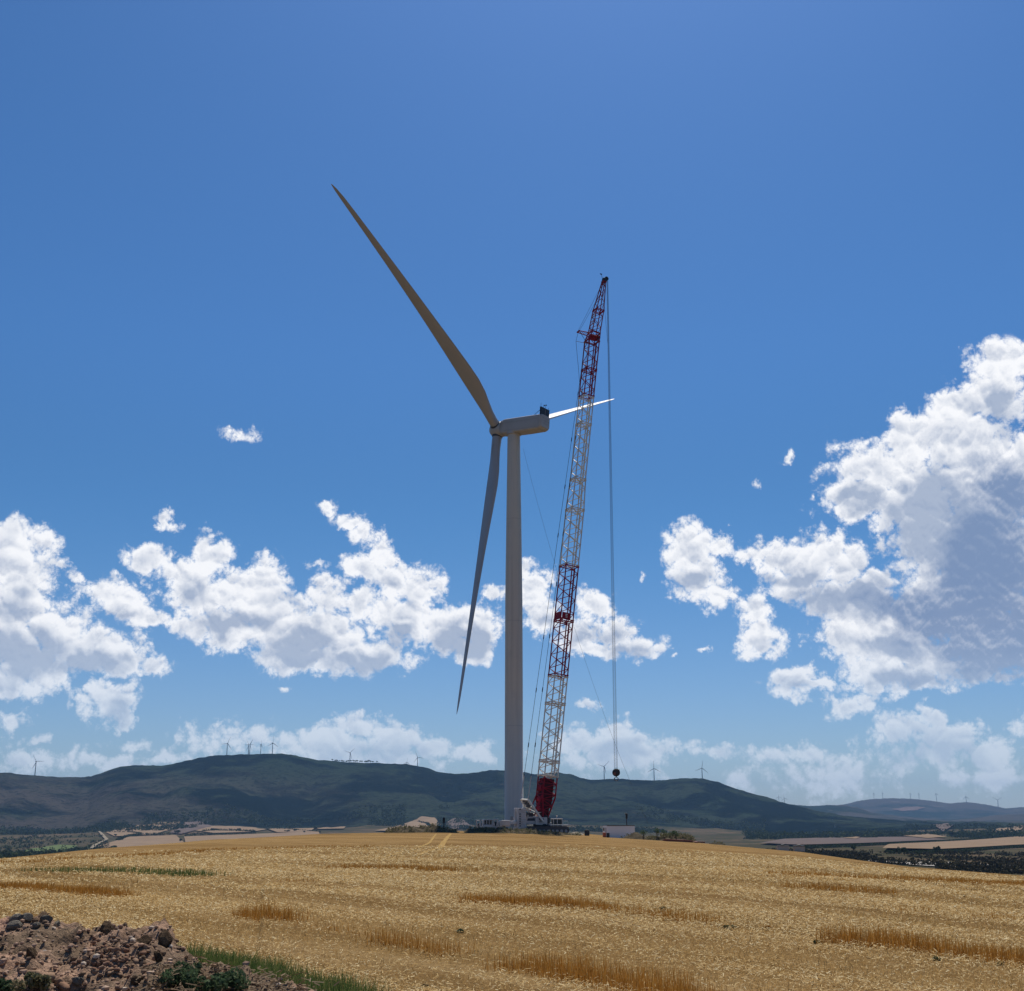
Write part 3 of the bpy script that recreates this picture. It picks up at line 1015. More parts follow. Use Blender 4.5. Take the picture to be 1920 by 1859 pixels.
def blade_ring(ctr, cdir, ndir, ch, th, morph, nseg=28):
    out = []
    for i in range(nseg):
        a = 2 * math.pi * i / nseg
        cx_, cy_ = math.cos(a), math.sin(a)
        ex, ey = cx_ * .5 * ch, cy_ * .5 * (th if morph < .5 else ch * th / ch)
        # aerofoil: leading edge at -.3, trailing at +.7
        xx = (1 - cx_) / 2
        fx = (.70 - xx) * ch
        fy = foil(xx) * th * .5 * (1 if cy_ >= 0 else -1) * .98 + (.02 * th if cy_ >= 0 else -.0)
        if abs(cy_) < 1e-6: fy = 0
        x_ = ex * (1 - morph) + fx * morph
        y_ = ey * (1 - morph) + fy * morph
        out.append(ctr + cdir * x_ + ndir * y_)
    return out


PITCH = R(PITCH_DEG)
for k in range(3):
    ph = phi0 + k * 2 * math.pi / 3
    dk = math.cos(ph) * UP + math.sin(ph) * SIDE
    (px_, py_), dy = TIPS[k]
    tip = at(px_, py_, 292. + dy)
    L_ = np.linalg.norm(tip - HUB)
    base = HUB + dk * 1.7
    cone = unit(dk + AX * .03)
    lin = base + cone * (L_ - 1.7)
    defl = tip - lin
    tang = unit(np.cross(AX, dk))
    m = MB()
    rings = []
    for s_, ch, th, mo in OPS:
        t = s_ / BL
        c_ = base + cone * (L_ - 1.7) * t + defl * t ** 1.6
        tw = PITCH - R(10) * (1 - t) ** 2 * SGN_TW
        cd = tang * math.cos(tw) + AX * math.sin(tw)
        cd = unit(cd - cone * np.dot(cd, cone))
        nd = np.cross(cone, cd)
        rings.append(blade_ring(c_, cd, nd, ch, th, mo))
    m.loft(rings)
    bo = m.build('blade', M_WHITE, turb, ORG)
    m = MB()
    m.tube(HUB + dk * 1.6, HUB + dk * 2.12, 1.42, 1.36, n=32)
    m.build('root_collar', M_DARK, bo)
    m = MB()
    m.box(base + cone * 4.2 + tang * 1.25, (.08, .08, 3.0), (AX, tang, cone))
    m.build('vortex_strip', M_GREYST, bo)

# ================================================================== crawler crane
CY = 270.
foot = at(1018, 1547, CY)
tipP = at(1133, 525, 279.)
LD = unit([math.cos(R(25)), math.sin(R(25)), 0])       # the way the boom leans
WD = np.array([-LD[1], LD[0], 0])
E1 = unit(at(1110, 640, 277.) - foot)
WD = unit(WD - E1 * np.dot(WD, E1))
ND = np.cross(WD, E1); ND = ND if np.dot(ND, LD) > 0 else -ND
gz = tz(foot[0], foot[1])
crane = empty('crawler_crane', (foot[0], foot[1], gz), 'tall crawler crane with red and white lattice boom beside the wind turbine', 'crane')
CO = np.array([foot[0], foot[1], gz])


def tilt_y(py, px_guess=None):
    """distance along the boom that shows at picture row py"""
    lo, hi = 0., 160.
    for _ in range(40):
        mid_ = (lo + hi) / 2
        P = foot + E1 * mid_ - EYE
        w = P[1] * CT + P[2] * ST
        v = -P[1] * ST + P[2] * CT
        y = 929.5 - F * v / w
        if y > py: lo = mid_
        else: hi = mid_
    return lo


def lattice(t0, t1, w0, w1, n0, n1, mt, name, pitch=1.95, rc=.165, rd=.090, base=foot, e1=E1, wd=WD, nd=ND, walk=True, k0=None):
    m = MB()

    def corner(t, a, b):
        s = (t - t0) / (t1 - t0)
        return base + e1 * t + wd * a * (w0 + (w1 - w0) * s) / 2 + nd * b * (n0 + (n1 - n0) * s) / 2
    cs = [(-1, -1), (1, -1), (1, 1), (-1, 1)]
    for a, b in cs:
        m.tube(corner(t0, a, b), corner(t1, a, b), rc, n=6)
    N_ = max(2, int(round((t1 - t0) / pitch)))
    if N_ % 2: N_ += 1
    ts = np.linspace(t0 + .15, t1 - .15, N_ + 1)
    for f in range(4):
        a, b = cs[f], cs[(f + 1) % 4]
        for i in range(N_):
            p, q = (a, b) if (i + f) % 2 == 0 else (b, a)
            m.tube(corner(ts[i], *p), corner(ts[i + 1], *q), rd, n=5, cap=False)
        for t in (ts[0], ts[-1]):
            m.tube(corner(t, *a), corner(t, *b), rd * 1.5, n=5)
            m.blob(corner(t, *a), rc * 1.8, 1, 0)
    o = m.build(name, mt, crane, CO)
    if walk:
        m = MB()
        mid0 = base + e1 * (t0 + .3) + nd * (n0 * .40) - wd * w0 * .12
        mid1 = base + e1 * (t1 - .3) + nd * (n1 * .40) - wd * w1 * .12
        c_ = (mid0 + mid1) / 2
        m.box(c_, (.62, .04, np.linalg.norm(mid1 - mid0)), (wd, nd, unit(mid1 - mid0)))
        m.tube(mid0 + wd * .36, mid1 + wd * .36, .035, n=4)
        m.tube(mid0 - wd * .36, mid1 - wd * .36, .035, n=4)
        m.build('catwalk', mt, o)
    return o


SECT = [(1457, 1428, 3.3, 3.3, M_CREAM), (1428, 1320, 3.25, 3.25, M_CREAM), (1320, 1268, 3.25, 3.25, M_CREAM), (1268, 1165, 3.25, 3.25, M_RED), (1165, 1062, 3.25, 3.25, M_RED),
        (1062, 957, 3.2, 3.2, M_CREAM), (957, 900, 3.2, 2.75, M_CREAM), (900, 797, 2.7, 2.7, M_CREAM), (797, 745, 2.7, 2.7, M_CREAM), (745, 695, 2.7, 2.7, M_RED), (695, 640, 2.7, 2.75, M_RED)]
tprev = None
for y0, y1, w0, w1, mt in SECT:
    t0, t1 = tilt_y(y0), tilt_y(y1)
    lattice(t0 + .06, t1 - .06, w0, w1, w0, w1, mt, 'boom_section')
t57, tTop = tilt_y(1457), tilt_y(640)

# boom foot: red, two legs that spread from pins, plated winch housing between the chords
m = MB()
wA, wB = 3.15, 2.5
tm = t57 * .58


def fc(t, a, b):
    if t < tm:
        s = t / tm
        return foot + E1 * t + WD * a * (2.2 + (wA - 2.2) * s) / 2 + ND * (-.25 + b * (.45 + (wA - .45) * s) / 2)
    return foot + E1 * t + WD * a * wA / 2 + ND * (b * wA / 2 - .0)


for a in (-1, 1):
    for b in (-1, 1):
        m.tube(fc(0, a, b), fc(tm, a, b), .17, n=8)
        m.tube(fc(tm, a, b), fc(t57 - .1, a, b), .15, n=8)
ts = list(np.linspace(.6, t57 - .3, 9))
for i in range(len(ts) - 1):
    for f, (p, q) in enumerate((((-1, -1), (1, -1)), ((1, -1), (1, 1)), ((1, 1), (-1, 1)), ((-1, 1), (-1, -1)))):
        if (i + f) % 2: p, q = q, p
        m.tube(fc(ts[i], *p), fc(ts[i + 1], *q), .085, n=5)
        m.tube(fc(ts[i], *p), fc(ts[i], *q), .07, n=5)
bf = m.build('boom_foot', M_RED, crane, CO)
m = MB()
m.box(foot + E1 * (t57 * .66) + ND * -.2 - WD * .0, (2.5, 2.5, t57 * .60), (WD, ND, E1), bev=.08)
m.box(foot + E1 * (t57 * .28) + ND * -.2 - WD * .1, (2.1, 1.5, t57 * .3), (WD, ND, E1), bev=.05)
for t in (.2, .5, .68, .85):
    m.box(foot + E1 * (t57 * t) - ND * 1.42, (2.4, .08, .16), (WD, ND, E1))
for t in np.linspace(.36, .93, 9):
    m.box(foot + E1 * (t57 * t) + ND * -.2, (2.78, 2.58, .07), (WD, ND, E1))
for s_ in (-.9, 0, .9):
    m.box(foot + E1 * (t57 * .66) + ND * -1.48 + WD * s_, (.09, .07, t57 * .60), (WD, ND, E1))
m.build('winch_housing', M_DRED, bf)
m = MB()
for t, w_, x_ in ((.88, .9, -.3), (.79, 1.1, .1), (.55, .8, -.2), (.42, 1.2, .1), (.30, .6, -.4)):
    m = MB()
    m.box(foot + E1 * (t57 * t) + ND * -1.56 + WD * x_, (w_, .12, .45), (WD, ND, E1), bev=.02)
    m.build('access_panel', M_RED, bf)

m = MB()
for t, r_ in ((.33, .55), (.52, .7), (.75, .7)):
    c_ = foot + E1 * t57 * t + ND * -1.1
    m.tube(c_ - WD * .95, c_ + WD * .95, r_, n=18)
    for s_ in (-1, 1):
        m.tube(c_ + WD * s_ * .95, c_ + WD * s_ * 1.02, r_ * 1.3, n=18)
m.build('rope_drum', M_RED, bf)
m = MB()
for t in (.16, .24):
    m.tube(foot + E1 * t57 * t - ND * 1.25 - WD * .9, foot + E1 * t57 * t - ND * 1.25 + WD * .9, .09, n=8)
m.build('handrail', M_CRW, bf)
m = MB()     # inclined backstops
for s_ in (-1, 1):
    m.tube(foot + E1 * (t57 * .62) + WD * s_ * 1.5 - ND * 1.6, foot - LD * 2.9 + WD * s_ * 1.5 + np.array([0, 0, 1.9]), .13, n=8)
m.build('backstop', M_RED, crane, CO)
m = MB()     # red plate with a white mark half way up
tpl = tilt_y(1157)
m.box(foot + E1 * tpl - ND * 1.55 + WD * .2, (2.7, .1, 1.5), (WD, ND, E1), bev=.02)
m.box(foot + E1 * tpl - WD * 1.55 - ND * .3, (.1, 2.0, 1.5), (WD, ND, E1), bev=.02)
m.build('marker_plate', M_RED, crane, CO)
m = MB()
m.box(foot + E1 * tpl - WD * 1.64 - ND * .2, (.03, .55, .9), (WD, ND, E1))
m.build('white_mark', M_CRW, crane, CO)

# boom head and the short red fly tip
hd = foot + E1 * tTop
m = MB()
for a in (-1, 1):
    for b in (-1, 1):
        m.tube(hd + WD * a * 1.37 + ND * b * 1.37, hd + E1 * 2.1 + WD * a * 1.2 + ND * (b * 1.15 + .35), .15, n=6)
for z_ in (0.1, 1.0, 2.1):
    k = 1 - z_ * .06
    cs = [hd + E1 * z_ + WD * a * 1.37 * k + ND * (b * 1.37 * k + .16 * z_) for a, b in ((-1, -1), (1, -1), (1, 1), (-1, 1))]
    for i in range(4):
        m.tube(cs[i], cs[(i + 1) % 4], .12, n=6)
m.box(hd + E1 * 1.2 + ND * .2, (2.0, 1.9, .5), (WD, ND, E1), bev=.05)
m.build('boom_head', M_RED, crane, CO)
m = MB()
for s_ in (-.7, 0, .7):
    m.tube(hd + E1 * 1.2 + WD * (s_ - .08) + ND * 1.4, hd + E1 * 1.2 + WD * (s_ + .08) + ND * 1.4, .5, n=16)
m.build('pulley', M_DARK, crane, CO)
jb = hd + E1 * 2.1 + ND * .35
jd = tipP - jb
E2 = unit(jd); JL = np.linalg.norm(jd)
W2 = unit(WD - E2 * np.dot(WD, E2)); N2 = np.cross(W2, E2); N2 = N2 if np.dot(N2, ND) > 0 else -N2
lattice(.1, JL * .42, 2.3, 2.1, 2.2, 2.0, M_RED, 'fly_section', 2.0, .14, .075, jb, E2, W2, N2, walk=False)
lattice(JL * .42 + .05, JL - .5, 2.1, .8, 2.0, .7, M_RED, 'fly_tip', 2.0, .14, .075, jb, E2, W2, N2, walk=False)
for t in (.06, .16, .22, .30, .34):
    m = MB()
    m.box(jb + E2 * JL * t - N2 * .9, (2.1, .1, .26), (W2, N2, E2))
    m.build('cross_plate', M_CRW, crane, CO)
m = MB()
m.box(tipP - E2 * .2, (.9, 1.0, 1.2), (W2, N2, E2), bev=.1)
for s_ in (-.25, .25):
    m.tube(tipP + E2 * .5 + N2 * .5 + W2 * (s_ - .06), tipP + E2 * .5 + N2 * .5 + W2 * (s_ + .06), .55, n=16)
m.tube(tipP - N2 * .5, tipP - N2 * 1.1 + E2 * 1.1, .05, n=5)
m.box(tipP - N2 * 1.2 + E2 * 1.2, (.3, .5, .15), (W2, N2, E2))
m.build('sheave_head', M_BLACK, crane, CO)

# short strut on the back of the head with its stays
sb = hd + E1 * 1.6 - ND * 1.1
st_ = at(1084.5, 622, CY + 3)
m = MB()
for s_ in (-1, 1):
    m.tube(sb + WD * s_ * 1.0, st_ + WD * s_ * .55, .12, n=6)
for q in np.linspace(.1, .95, 6):
    p0 = sb + (st_ - sb) * q
    m.tube(p0 + WD * (1.0 - .45 * q), p0 - WD * (1.0 - .45 * q), .07, n=5)
m.box(st_, (.3, 1.3, .3), (ND, WD, E1))
m.build('strut', M_RED, crane, CO)
m = MB()
for s_ in (-1, 1):
    m.tube(st_ + WD * s_ * .55, jb + E2 * JL * (.86 if s_ > 0 else .72) - N2 * .5 + W2 * s_ * .3, .035, n=5)
m.tube(st_ - WD * .5, hd + E1 * -1.0 - ND * 1.4, .06, n=5)
p0 = at(1080, 640, CY + 3); p1 = hd - E1 * 1.1 - ND * 1.45
m.tube(p0, p1, .06, n=5); m.tube(p0, st_, .04, n=5)
m.path([p0, at(1082, 664, CY + 3), at(1084.5, 690, CY + 3.5), at(1087, 722, CY + 4)], .045)
m.build('stay_rope', M_DARK, crane, CO)

# long pendants from the frame to the head
mt1, mt2 = at(976.5, 1499, CY - 1.2), at(990, 1500, CY - 3.8)
m = MB()
ends = []
for a_, s_ in ((mt1, 1), (mt2, -1)):
    b_ = hd - ND * 1.4 + WD * s_ * .9 - E1 * .5
    ends.append((a_, b_))
    m.tube(a_, b_, .055, n=6)
    L_ = np.linalg.norm(b_ - a_)
    for q in np.arange(12, L_ - 4, 12.5):
        c_ = a_ + (b_ - a_) * q / L_
        m.tube(c_ - unit(b_ - a_) * .5, c_ + unit(b_ - a_) * .5, .13, n=6)
m.build('pendant', M_DARK, crane, CO)
m = MB()
for a_, b_ in ends:
    d_ = unit(b_ - a_)
    m.tube(a_, a_ + d_ * 5.2, .13, n=6)
m.build('pendant_link', M_CRW, crane, CO)

# tilted white frame behind the boom foot
pv1, pv2 = at(1007, 1546, CY + 1.0), at(1019, 1541, CY - 2.6)
m = MB()
pr = [(mt1, pv1), (mt2 + (0, 0, 0), pv2)]
for a_, b_ in pr:
    d_ = unit(b_ - a_)
    nn = unit(np.cross(d_, WD))
    m.box((a_ + b_) / 2, (.32, .42, np.linalg.norm(b_ - a_)), (unit(np.cross(nn, d_)), nn, d_), bev=.04)
for q in (0.01, .34, .62, .95):
    p, q_ = mt1 + (pv1 - mt1) * q, mt2 + (pv2 - mt2) * q
    d_ = unit(q_ - p)
    m.box((p + q_) / 2, (.36, .30, np.linalg.norm(q_ - p)), (unit(pv1 - mt1), unit(np.cross(d_, pv1 - mt1)), d_))
m.tube(mt1 + (pv1 - mt1) * .02 + (mt2 - mt1) * .5, mt1 + (pv1 - mt1) * .34 + (mt2 - mt1) * .35, .14, n=8)
m.tube(mt1 + (pv1 - mt1) * .34, mt2 + (pv2 - mt2) * .62, .10, n=6)
m.build('support_frame', M_CREAM, crane, CO)
m = MB()
for q in (.06, .16, .26):
    p = mt1 + (pv1 - mt1) * q + (mt2 - mt1) * .3
    m.tube(p, p + (mt2 - mt1) * .4, .32, n=14)
m.build('rope_pulley', M_DARK, crane, CO)

# upper body
BX, BW = -LD, WD      # to the rear / across


def cb(px, py, Y): return at(px, py, Y)


zdeck = gz + 2.35
rc_ = np.array([foot[0], foot[1], 0])
FW = LD * .75 + np.array([.25, 0, 0]); FW = unit([FW[0], FW[1], 0]); SW = np.array([-FW[1], FW[0], 0])
Z3 = np.array([0, 0, 1.])


def body(m, a, b, z, sz, bev=.06, mi=0):
    """box at a metres forward of the boom pins, b metres across (away +), z above ground"""
    m.box(rc_ + FW * a + SW * b + Z3 * (gz + z), sz, (FW, SW, Z3), mi, bev)


m = MB()
body(m, -2.6, .6, 2.75, (7.2, 2.9, 1.5))
body(m, -1.0, -1.5, 2.6, (2.7, .7, 1.6))
body(m, -4.6, .4, 2.3, (4.6, 3.6, .7))
body(m, -.2, 1.9, 3.0, (1.8, .5, 1.9))
up_ = m.build('upper_body', M_CRW, crane, CO)
m = MB()
body(m, -3.6, -.92, 2.8, (2.9, .12, .8), .02)
body(m, -3.2, .2, 4.0, (1.6, 1.6, .9), .1)
m.build('engine_grille', M_DARK, up_)
# digits on the side of the body
fcv = bpy.data.curves.new('digit', 'FONT')
fcv.body = '50'
fcv.size = 1.25
fcv.extrude = .015
fcv.align_x = 'CENTER'; fcv.align_y = 'CENTER'
tmp = bpy.data.objects.new('digit', fcv)
COL.objects.link(tmp)
dg = bpy.context.evaluated_depsgraph_get()
me = bpy.data.meshes.new_from_object(tmp.evaluated_get(dg))
bpy.data.objects.remove(tmp)
dig = bpy.data.objects.new('lettering', me)
COL.objects.link(dig)
me.materials.append(M_BLACK)
dig.parent = up_
pdig = rc_ + FW * -1.05 + SW * -1.90 + Z3 * (gz + 2.75) - CO
dig.matrix_local = Matrix(((FW[0], 0, -SW[0], pdig[0]), (FW[1], 0, -SW[1], pdig[1]), (0, 1, 0, pdig[2]), (0, 0, 0, 1)))
m = MB()     # rear ballast, eight slabs each side with dark eyes
BAL = []
for side in (-1.5, .2):
    for k in range(8):
        m = MB()
        body(m, -5.6, side, 1.62 + .50 * k, (1.9, 1.2, .48), .05)
        so_ = m.build('counterweight', M_CRW, crane, CO)
        m = MB()
        if side < 0 and k not in (6,):
            p = rc_ + FW * -6.1 + SW * (side - .64) + Z3 * (gz + 1.62 + .50 * k)
            m.add([p - FW * .22 - Z3 * .14, p + FW * .22 - Z3 * .14, p + Z3 * .2, p - FW * .22 - Z3 * .14 + SW * .04, p + FW * .22 - Z3 * .14 + SW * .04, p + Z3 * .2 + SW * .04],
                  [(0, 1, 2), (3, 5, 4), (0, 3, 4, 1), (1, 4, 5, 2), (2, 5, 3, 0)])
            m.build('lifting_eye', M_BLACK, so_)
m = MB()
body(m, -5.3, -.5, 1.15, (2.6, 3.4, .45), .05)
for s_ in (-1.3, 1.3):
    m.tube(rc_ + FW * -4.9 + SW * s_ + Z3 * (gz + 1.3), rc_ + FW * -3.9 + SW * s_ + Z3 * (gz + 3.9), .16, n=8)
m.build('ballast_tray', M_CRW, crane, CO)
# slewing gear, pivot brackets
m = MB()
m.tube(rc_ + FW * -.3 + Z3 * (gz + 1.3), rc_ + FW * -.3 + Z3 * (gz + 2.0), 1.9, n=32)
body(m, .3, 0, 2.7, (1.6, 3.4, 1.2))
for s_ in (-1, 1):
    body(m, .2, s_ * 1.3, 3.0, (1.0, .25, 1.6))
    m.tube(rc_ + FW * .9 + SW * s_ * 1.0 + Z3 * (gz + 2.3), rc_ + FW * .9 + SW * s_ * .6 + Z3 * (gz + 4.3), .12)
body(m, .9, .3, 3.3, (.8, 1.1, 1.2))
m.build('slewing_platform', M_BLACK, crane, CO)
# undercarriage and tracks
m = MB()
body(m, -.2, 0, 1.0, (6.0, 4.6, .8), .1)
m.build('undercarriage', M_GREYST, crane, CO)
for s_ in (-1, 1):
    m = MB()
    L2, hh, ww = 4.9, 1.45, 1.25
    out = []
    for i in range(28):
        a = 2 * math.pi * i / 28
        x_ = (L2 - hh / 2) * (1 if math.cos(a) > 0 else -1) + math.cos(a) * hh / 2
        out.append((x_, hh / 2 + math.sin(a) * hh / 2))
    for q in (-1, 1):
        pass
    rings = [[rc_ + FW * (x_ - .2) + SW * (s_ * 3.4 + q * ww / 2) + Z3 * (gz + z_) for x_, z_ in out] for q in (-1, 1)]
    m.loft(rings, sm=False)
    for i in range(46):      # track shoes
        t = i / 46 * 2
        if t < 1: x_, z_ = -L2 + 2 * L2 * t * .93 + .35, hh + .03
        else: x_, z_ = L2 - 2 * L2 * (t - 1) * .93 - .35, -.02
        m.box(rc_ + FW * (x_ - .2) + SW * s_ * 3.4 + Z3 * (gz + z_), (.26, 1.35, .09), (FW, SW, Z3))
    tr = m.build('track', M_DARK, crane, CO)
    for i in range(9):
        m = MB()
        c_ = rc_ + FW * (-4.3 + i * 1.02) + SW * (s_ * 3.4 - .68) + Z3 * (gz + .5)
        m.tube(c_, c_ - SW * .06, .33, n=14)
        m.build('roller', M_GREYST, tr)
m = MB()
body(m, 3.0, -2.2, 1.75, (5.0, 1.6, .18), .04)
m.build('deck_plate', M_GREYST, crane, CO)
# cab on its bracket
cabc = at(1044, 1544.5, CY + 1.5)
zc = cabc[2]
m = MB()


def cabbox(m, dx, dy, dz, sz, bev=.05):
    m.box(cabc + FW * dx + SW * dy + Z3 * dz, sz, (FW, SW, Z3), 0, bev)


cabbox(m, 0, 0, -.95, (2.2, 1.5, .55)); cabbox(m, 0, 0, 1.0, (2.3, 1.6, .14)); cabbox(m, .1, 0, -1.35, (2.9, 1.9, .12))
for a, b in ((-1.05, -.7), (1.0, -.7), (-.15, -.7), (-1.05, .7), (1.0, .7)):
    cabbox(m, a, b, 0.1, (.12, .1, 1.75), 0)
cabbox(m, -1.6, .1, -.5, (.5, 1.2, 1.4))
cb_ = m.build('cab', M_CRW, crane, CO)
m = MB()
cabbox(m, 0, 0, .12, (1.95, 1.34, 1.58), .02)
m.build('window', M_GLASS, cb_)
m = MB()
for z_ in (-1.25, -.2, .55):
    m.tube(cabc + FW * 1.2 - SW * .9 + Z3 * z_, cabc + FW * 2.3 - SW * .9 + Z3 * z_, .04, n=5)
for a in (1.2, 2.3):
    m.tube(cabc + FW * a - SW * .9 - Z3 * 1.3, cabc + FW * a - SW * .9 + Z3 * .6, .03, n=5)
m.build('handrail', M_CRW, cb_)
m = MB()
m.tube(cabc + Z3 * 1.05, cabc + Z3 * 1.55, .06, n=5)
m.blob(cabc + Z3 * 1.6, .16)
m.build('beacon', M_CRW, cb_)
m = MB()
m.tube(cabc - FW * 1.2 - Z3 * .9, rc_ + FW * .8 - SW * 0 + Z3 * (gz + 2.6), .18, n=6)
m.build('cab_bracket', M_GREYST, crane, CO)

# hoist ropes and hook block
hk = at(1155.3, 1449, 279.5)
tp = tipP + E2 * .55 + N2 * .9
m = MB()
for s_, dx in ((-.4, 0), (.12, 0)):
    for q in (-.07, .07):
        m.tube(np.array([tp[0] + s_ * .35 + q, tp[1] + .1, tp[2]]), np.array([hk[0] + s_ + q * 1.4 + .1, hk[1], hk[2] + .4]), .035, n=5)
m.tube(jb + E2 * JL * .75 + N2 * .5, np.array([tp[0] - .35, tp[1], tp[2] - 18]), .03, n=5)
m.build('hoist_rope', M_ROPE, crane, CO)
m = MB()
for q in (-.35, -.12, .12, .35):
    m.tube(hk + np.array([0, q - .08, 0]), hk + np.array([0, q + .08, 0]), .88, n=22)
m.box(hk + np.array([0, 0, -.1]), (.7, .95, 1.5), bev=.08)
m.box(hk + np.array([.1, -.56, .1]), (1.3, .14, 1.2), bev=.06)
hb = m.build('hook_block', M_BLACK, crane, CO)
m = MB()
m.box(hk + np.array([-.42, -.66, -.25]), (.5, .05, .55), bev=.01)
m.build('warning_plate', M_RUST, hb)
m = MB()
m.tube(hk - np.array([0, 0, .7]), hk - np.array([0, 0, 1.15]), .15, n=10)
for s_ in (-1, 1):
    pts = [hk + np.array([s_ * .45 * math.sin(a) * 1.0, 0, -1.5 - .42 * math.cos(a) + .05]) for a in np.linspace(R(150), R(-20), 12)]
    m.path(pts, .1, n=7)
m.build('hook', M_DARK, hb)

# thin tag line from the nacelle down to the ground
a_ = at(981, 842, 288.); b_ = at(1218, 1551, 262.)
m = MB()
pts = []
for t in np.linspace(0, 1, 30):
    p = a_ + (b_ - a_) * t
    p = p - np.array([0, 0, 13.0 * 4 * t * (1 - t) * .5])
    pts.append(p)
m.path(pts, .022, n=4)
o = m.build('tag_line', M_ROPE)
tag(o, 'thin guide rope curving from the big turbine nacelle down to the right', 'rope')
m = MB()
m.tube(at(948.5, 1300, 286.5), at(944.5, 1552, 285), .02, n=4)
tag(m.build('tag_line', M_ROPE), 'thin rope hanging close to the left side of the big tower', 'rope')

# ================================================================== turbines on the ridges
def far_turbine(hx, hy, by, Rpx, phase, yaw, r, label, group, scale_bl=1.0):
    d = ray(hx, hy); hr = math.hypot(d[0], d[1])
    H = EYE + d * (r / hr)
    bz = tz(H[0], H[1])
    t = empty('wind_turbine', (H[0], H[1], bz - 1), label, 'wind turbine', group)
    O = np.array([H[0], H[1], bz - 1])
    depth = r * .985
    Rm = Rpx * depth / F
    vw = unit([H[0], H[1], 0])
    sd_ = np.array([vw[1], -vw[0], 0])
    ax = -vw * math.cos(R(yaw)) + sd_ * math.sin(R(yaw))
    sp = np.array([-ax[1], ax[0], 0]); sp = sp if np.dot(sp, sd_) > 0 else -sp
    upz = np.array([0, 0, 1.])
    k = Rm / 40.0
    m = MB()
    m.tube(O, H - upz * 1.5 * k, 2.3 * k, 1.5 * k, n=12)
    m.build('tower', M_FARWHITE, t, O)
    m = MB()
    m.box(H - ax * 3.2 * k, (9 * k, 3.6 * k, 3.6 * k), (ax, sp, upz), bev=.5 * k)
    m.build('nacelle', M_FARWHITE, t, O)
    m = MB()
    c_ = H + ax * 2.6 * k
    m.loft([[c_ + ax * a * k + b * k * (sp * math.cos(q) + upz * math.sin(q)) for q in np.linspace(0, 2 * math.pi, 13)[:-1]] for a, b in ((-1.5, 1.6), (0, 1.8), (1.3, 1.2), (2, .3))])
    m.build('hub', M_FARWHITE, t, O)
    for i in range(3):
        a = R(phase + 120 * i)
        dd = sp * math.sin(a) + upz * math.cos(a)
        tg = np.cross(ax, dd)
        cdir = unit(tg * .8 + ax * .6)
        nd_ = np.cross(dd, cdir)
        m = MB()
        m.loft([[c_ + dd * s_ * Rm + cdir * x_ * w_ * k + nd_ * y_ * q_ * k for x_, y_ in ((-.3, 0), (0, .5), (.7, 0), (0, -.5))]
                for s_, w_, q_ in ((.0, 2.0, 2.0), (.06, 2.0, 1.8), (.2, 3.6, 1.2), (.5, 2.4, .9), (.85, 1.5, .6), (1, .5, .3))])
        m.build('blade', M_FARWHITE, t, O)
    return t


GR1 = 'wind turbines along the near mountain ridge'
GR2 = 'small wind turbines on the far hazy hills'
for a in [
    (68, 1428, 1457, 14, -33, 25, 5560, 'distant turbine standing alone on the low ridge at the left edge'),
    (426.5, 1394.5, 1416, 13, 23, 20, 5580, 'distant turbine, first from the left on the high rounded ridge top'),
    (466.5, 1397, 1415, 12, -32, 35, 5590, 'distant turbine, left one of the crossing pair on the ridge top'),
    (469, 1397, 1415, 12, 33, -35, 5590, 'distant turbine, right one of the crossing pair on the ridge top'),
    (489.5, 1396.5, 1415, 10, 4, 72, 5590, 'distant turbine seen nearly edge-on between the pair and its neighbour'),
    (511.5, 1393.5, 1414, 13, 2, 30, 5590, 'distant turbine with one blade straight up, rightmost on the rounded top'),
    (656.5, 1411.5, 1430, 12, 46, 15, 5590, 'distant turbine rising above the row of ridge trees'),
    (763, 1429.5, 1434, 9, 8, 30, 6100, 'small distant turbine half sunk behind the ridge, beside a larger one'),
    (783, 1420.5, 1437, 12, -22, 10, 5590, 'distant turbine right of the half-sunk one, blade pointing right'),
    (1132.5, 1437.5, 1462, 14, 46, 12, 5590, 'distant turbine just left of the hanging crane hook'),
    (1226, 1441, 1464, 14.5, 0, 8, 5590, 'distant turbine between the hanging crane hook and the last summit'),
    (1316, 1440.5, 1464, 14.5, 9, 10, 5570, 'distant turbine on the last summit right of the crane'),
    (1040, 1441, 1452, 13, 12, 10, 5650, 'distant turbine mostly hidden behind the crane boom, blade tip showing'),
]:
    far_turbine(*a, GR1)
for a in [
    (1454.5, 1501, 1505, 5, 40, 10, 9100, 'tiny turbine at the slope edge, lowest of the three by the mountain flank'),
    (1460, 1494, 1507, 7, 0, 20, 9150, 'tiny turbine in the middle of the three by the mountain flank'),
    (1470.5, 1497, 1509, 8, -8, 15, 9150, 'tiny turbine right of the pair by the mountain flank'),
    (1638, 1488, 1501, 5.5, 10, 60, 12950, 'tiny turbine, first from the left on the far hill'),
    (1654.5, 1487.5, 1499, 5.5, -20, 60, 12950, 'tiny turbine, second from the left on the far hill'),
    (1706.5, 1488, 1499, 6, 0, 65, 12950, 'tiny turbine, third from the left on the far hill'),
    (1722.5, 1488.5, 1501, 6, 20, 65, 12950, 'tiny turbine, fourth from the left on the far hill'),
    (1755, 1488.5, 1503, 7, -5, 50, 12950, 'tiny turbine alone between the far hill top and its right shoulder'),
    (1811, 1494.5, 1507, 8, 3, 35, 12950, 'tiny turbine on the right shoulder of the far hill'),
    (1870.5, 1500.5, 1514, 9, 60, 15, 12950, 'tiny turbine with Y shaped rotor, farthest right on the far hill'),
]:
    far_turbine(*a, GR2)


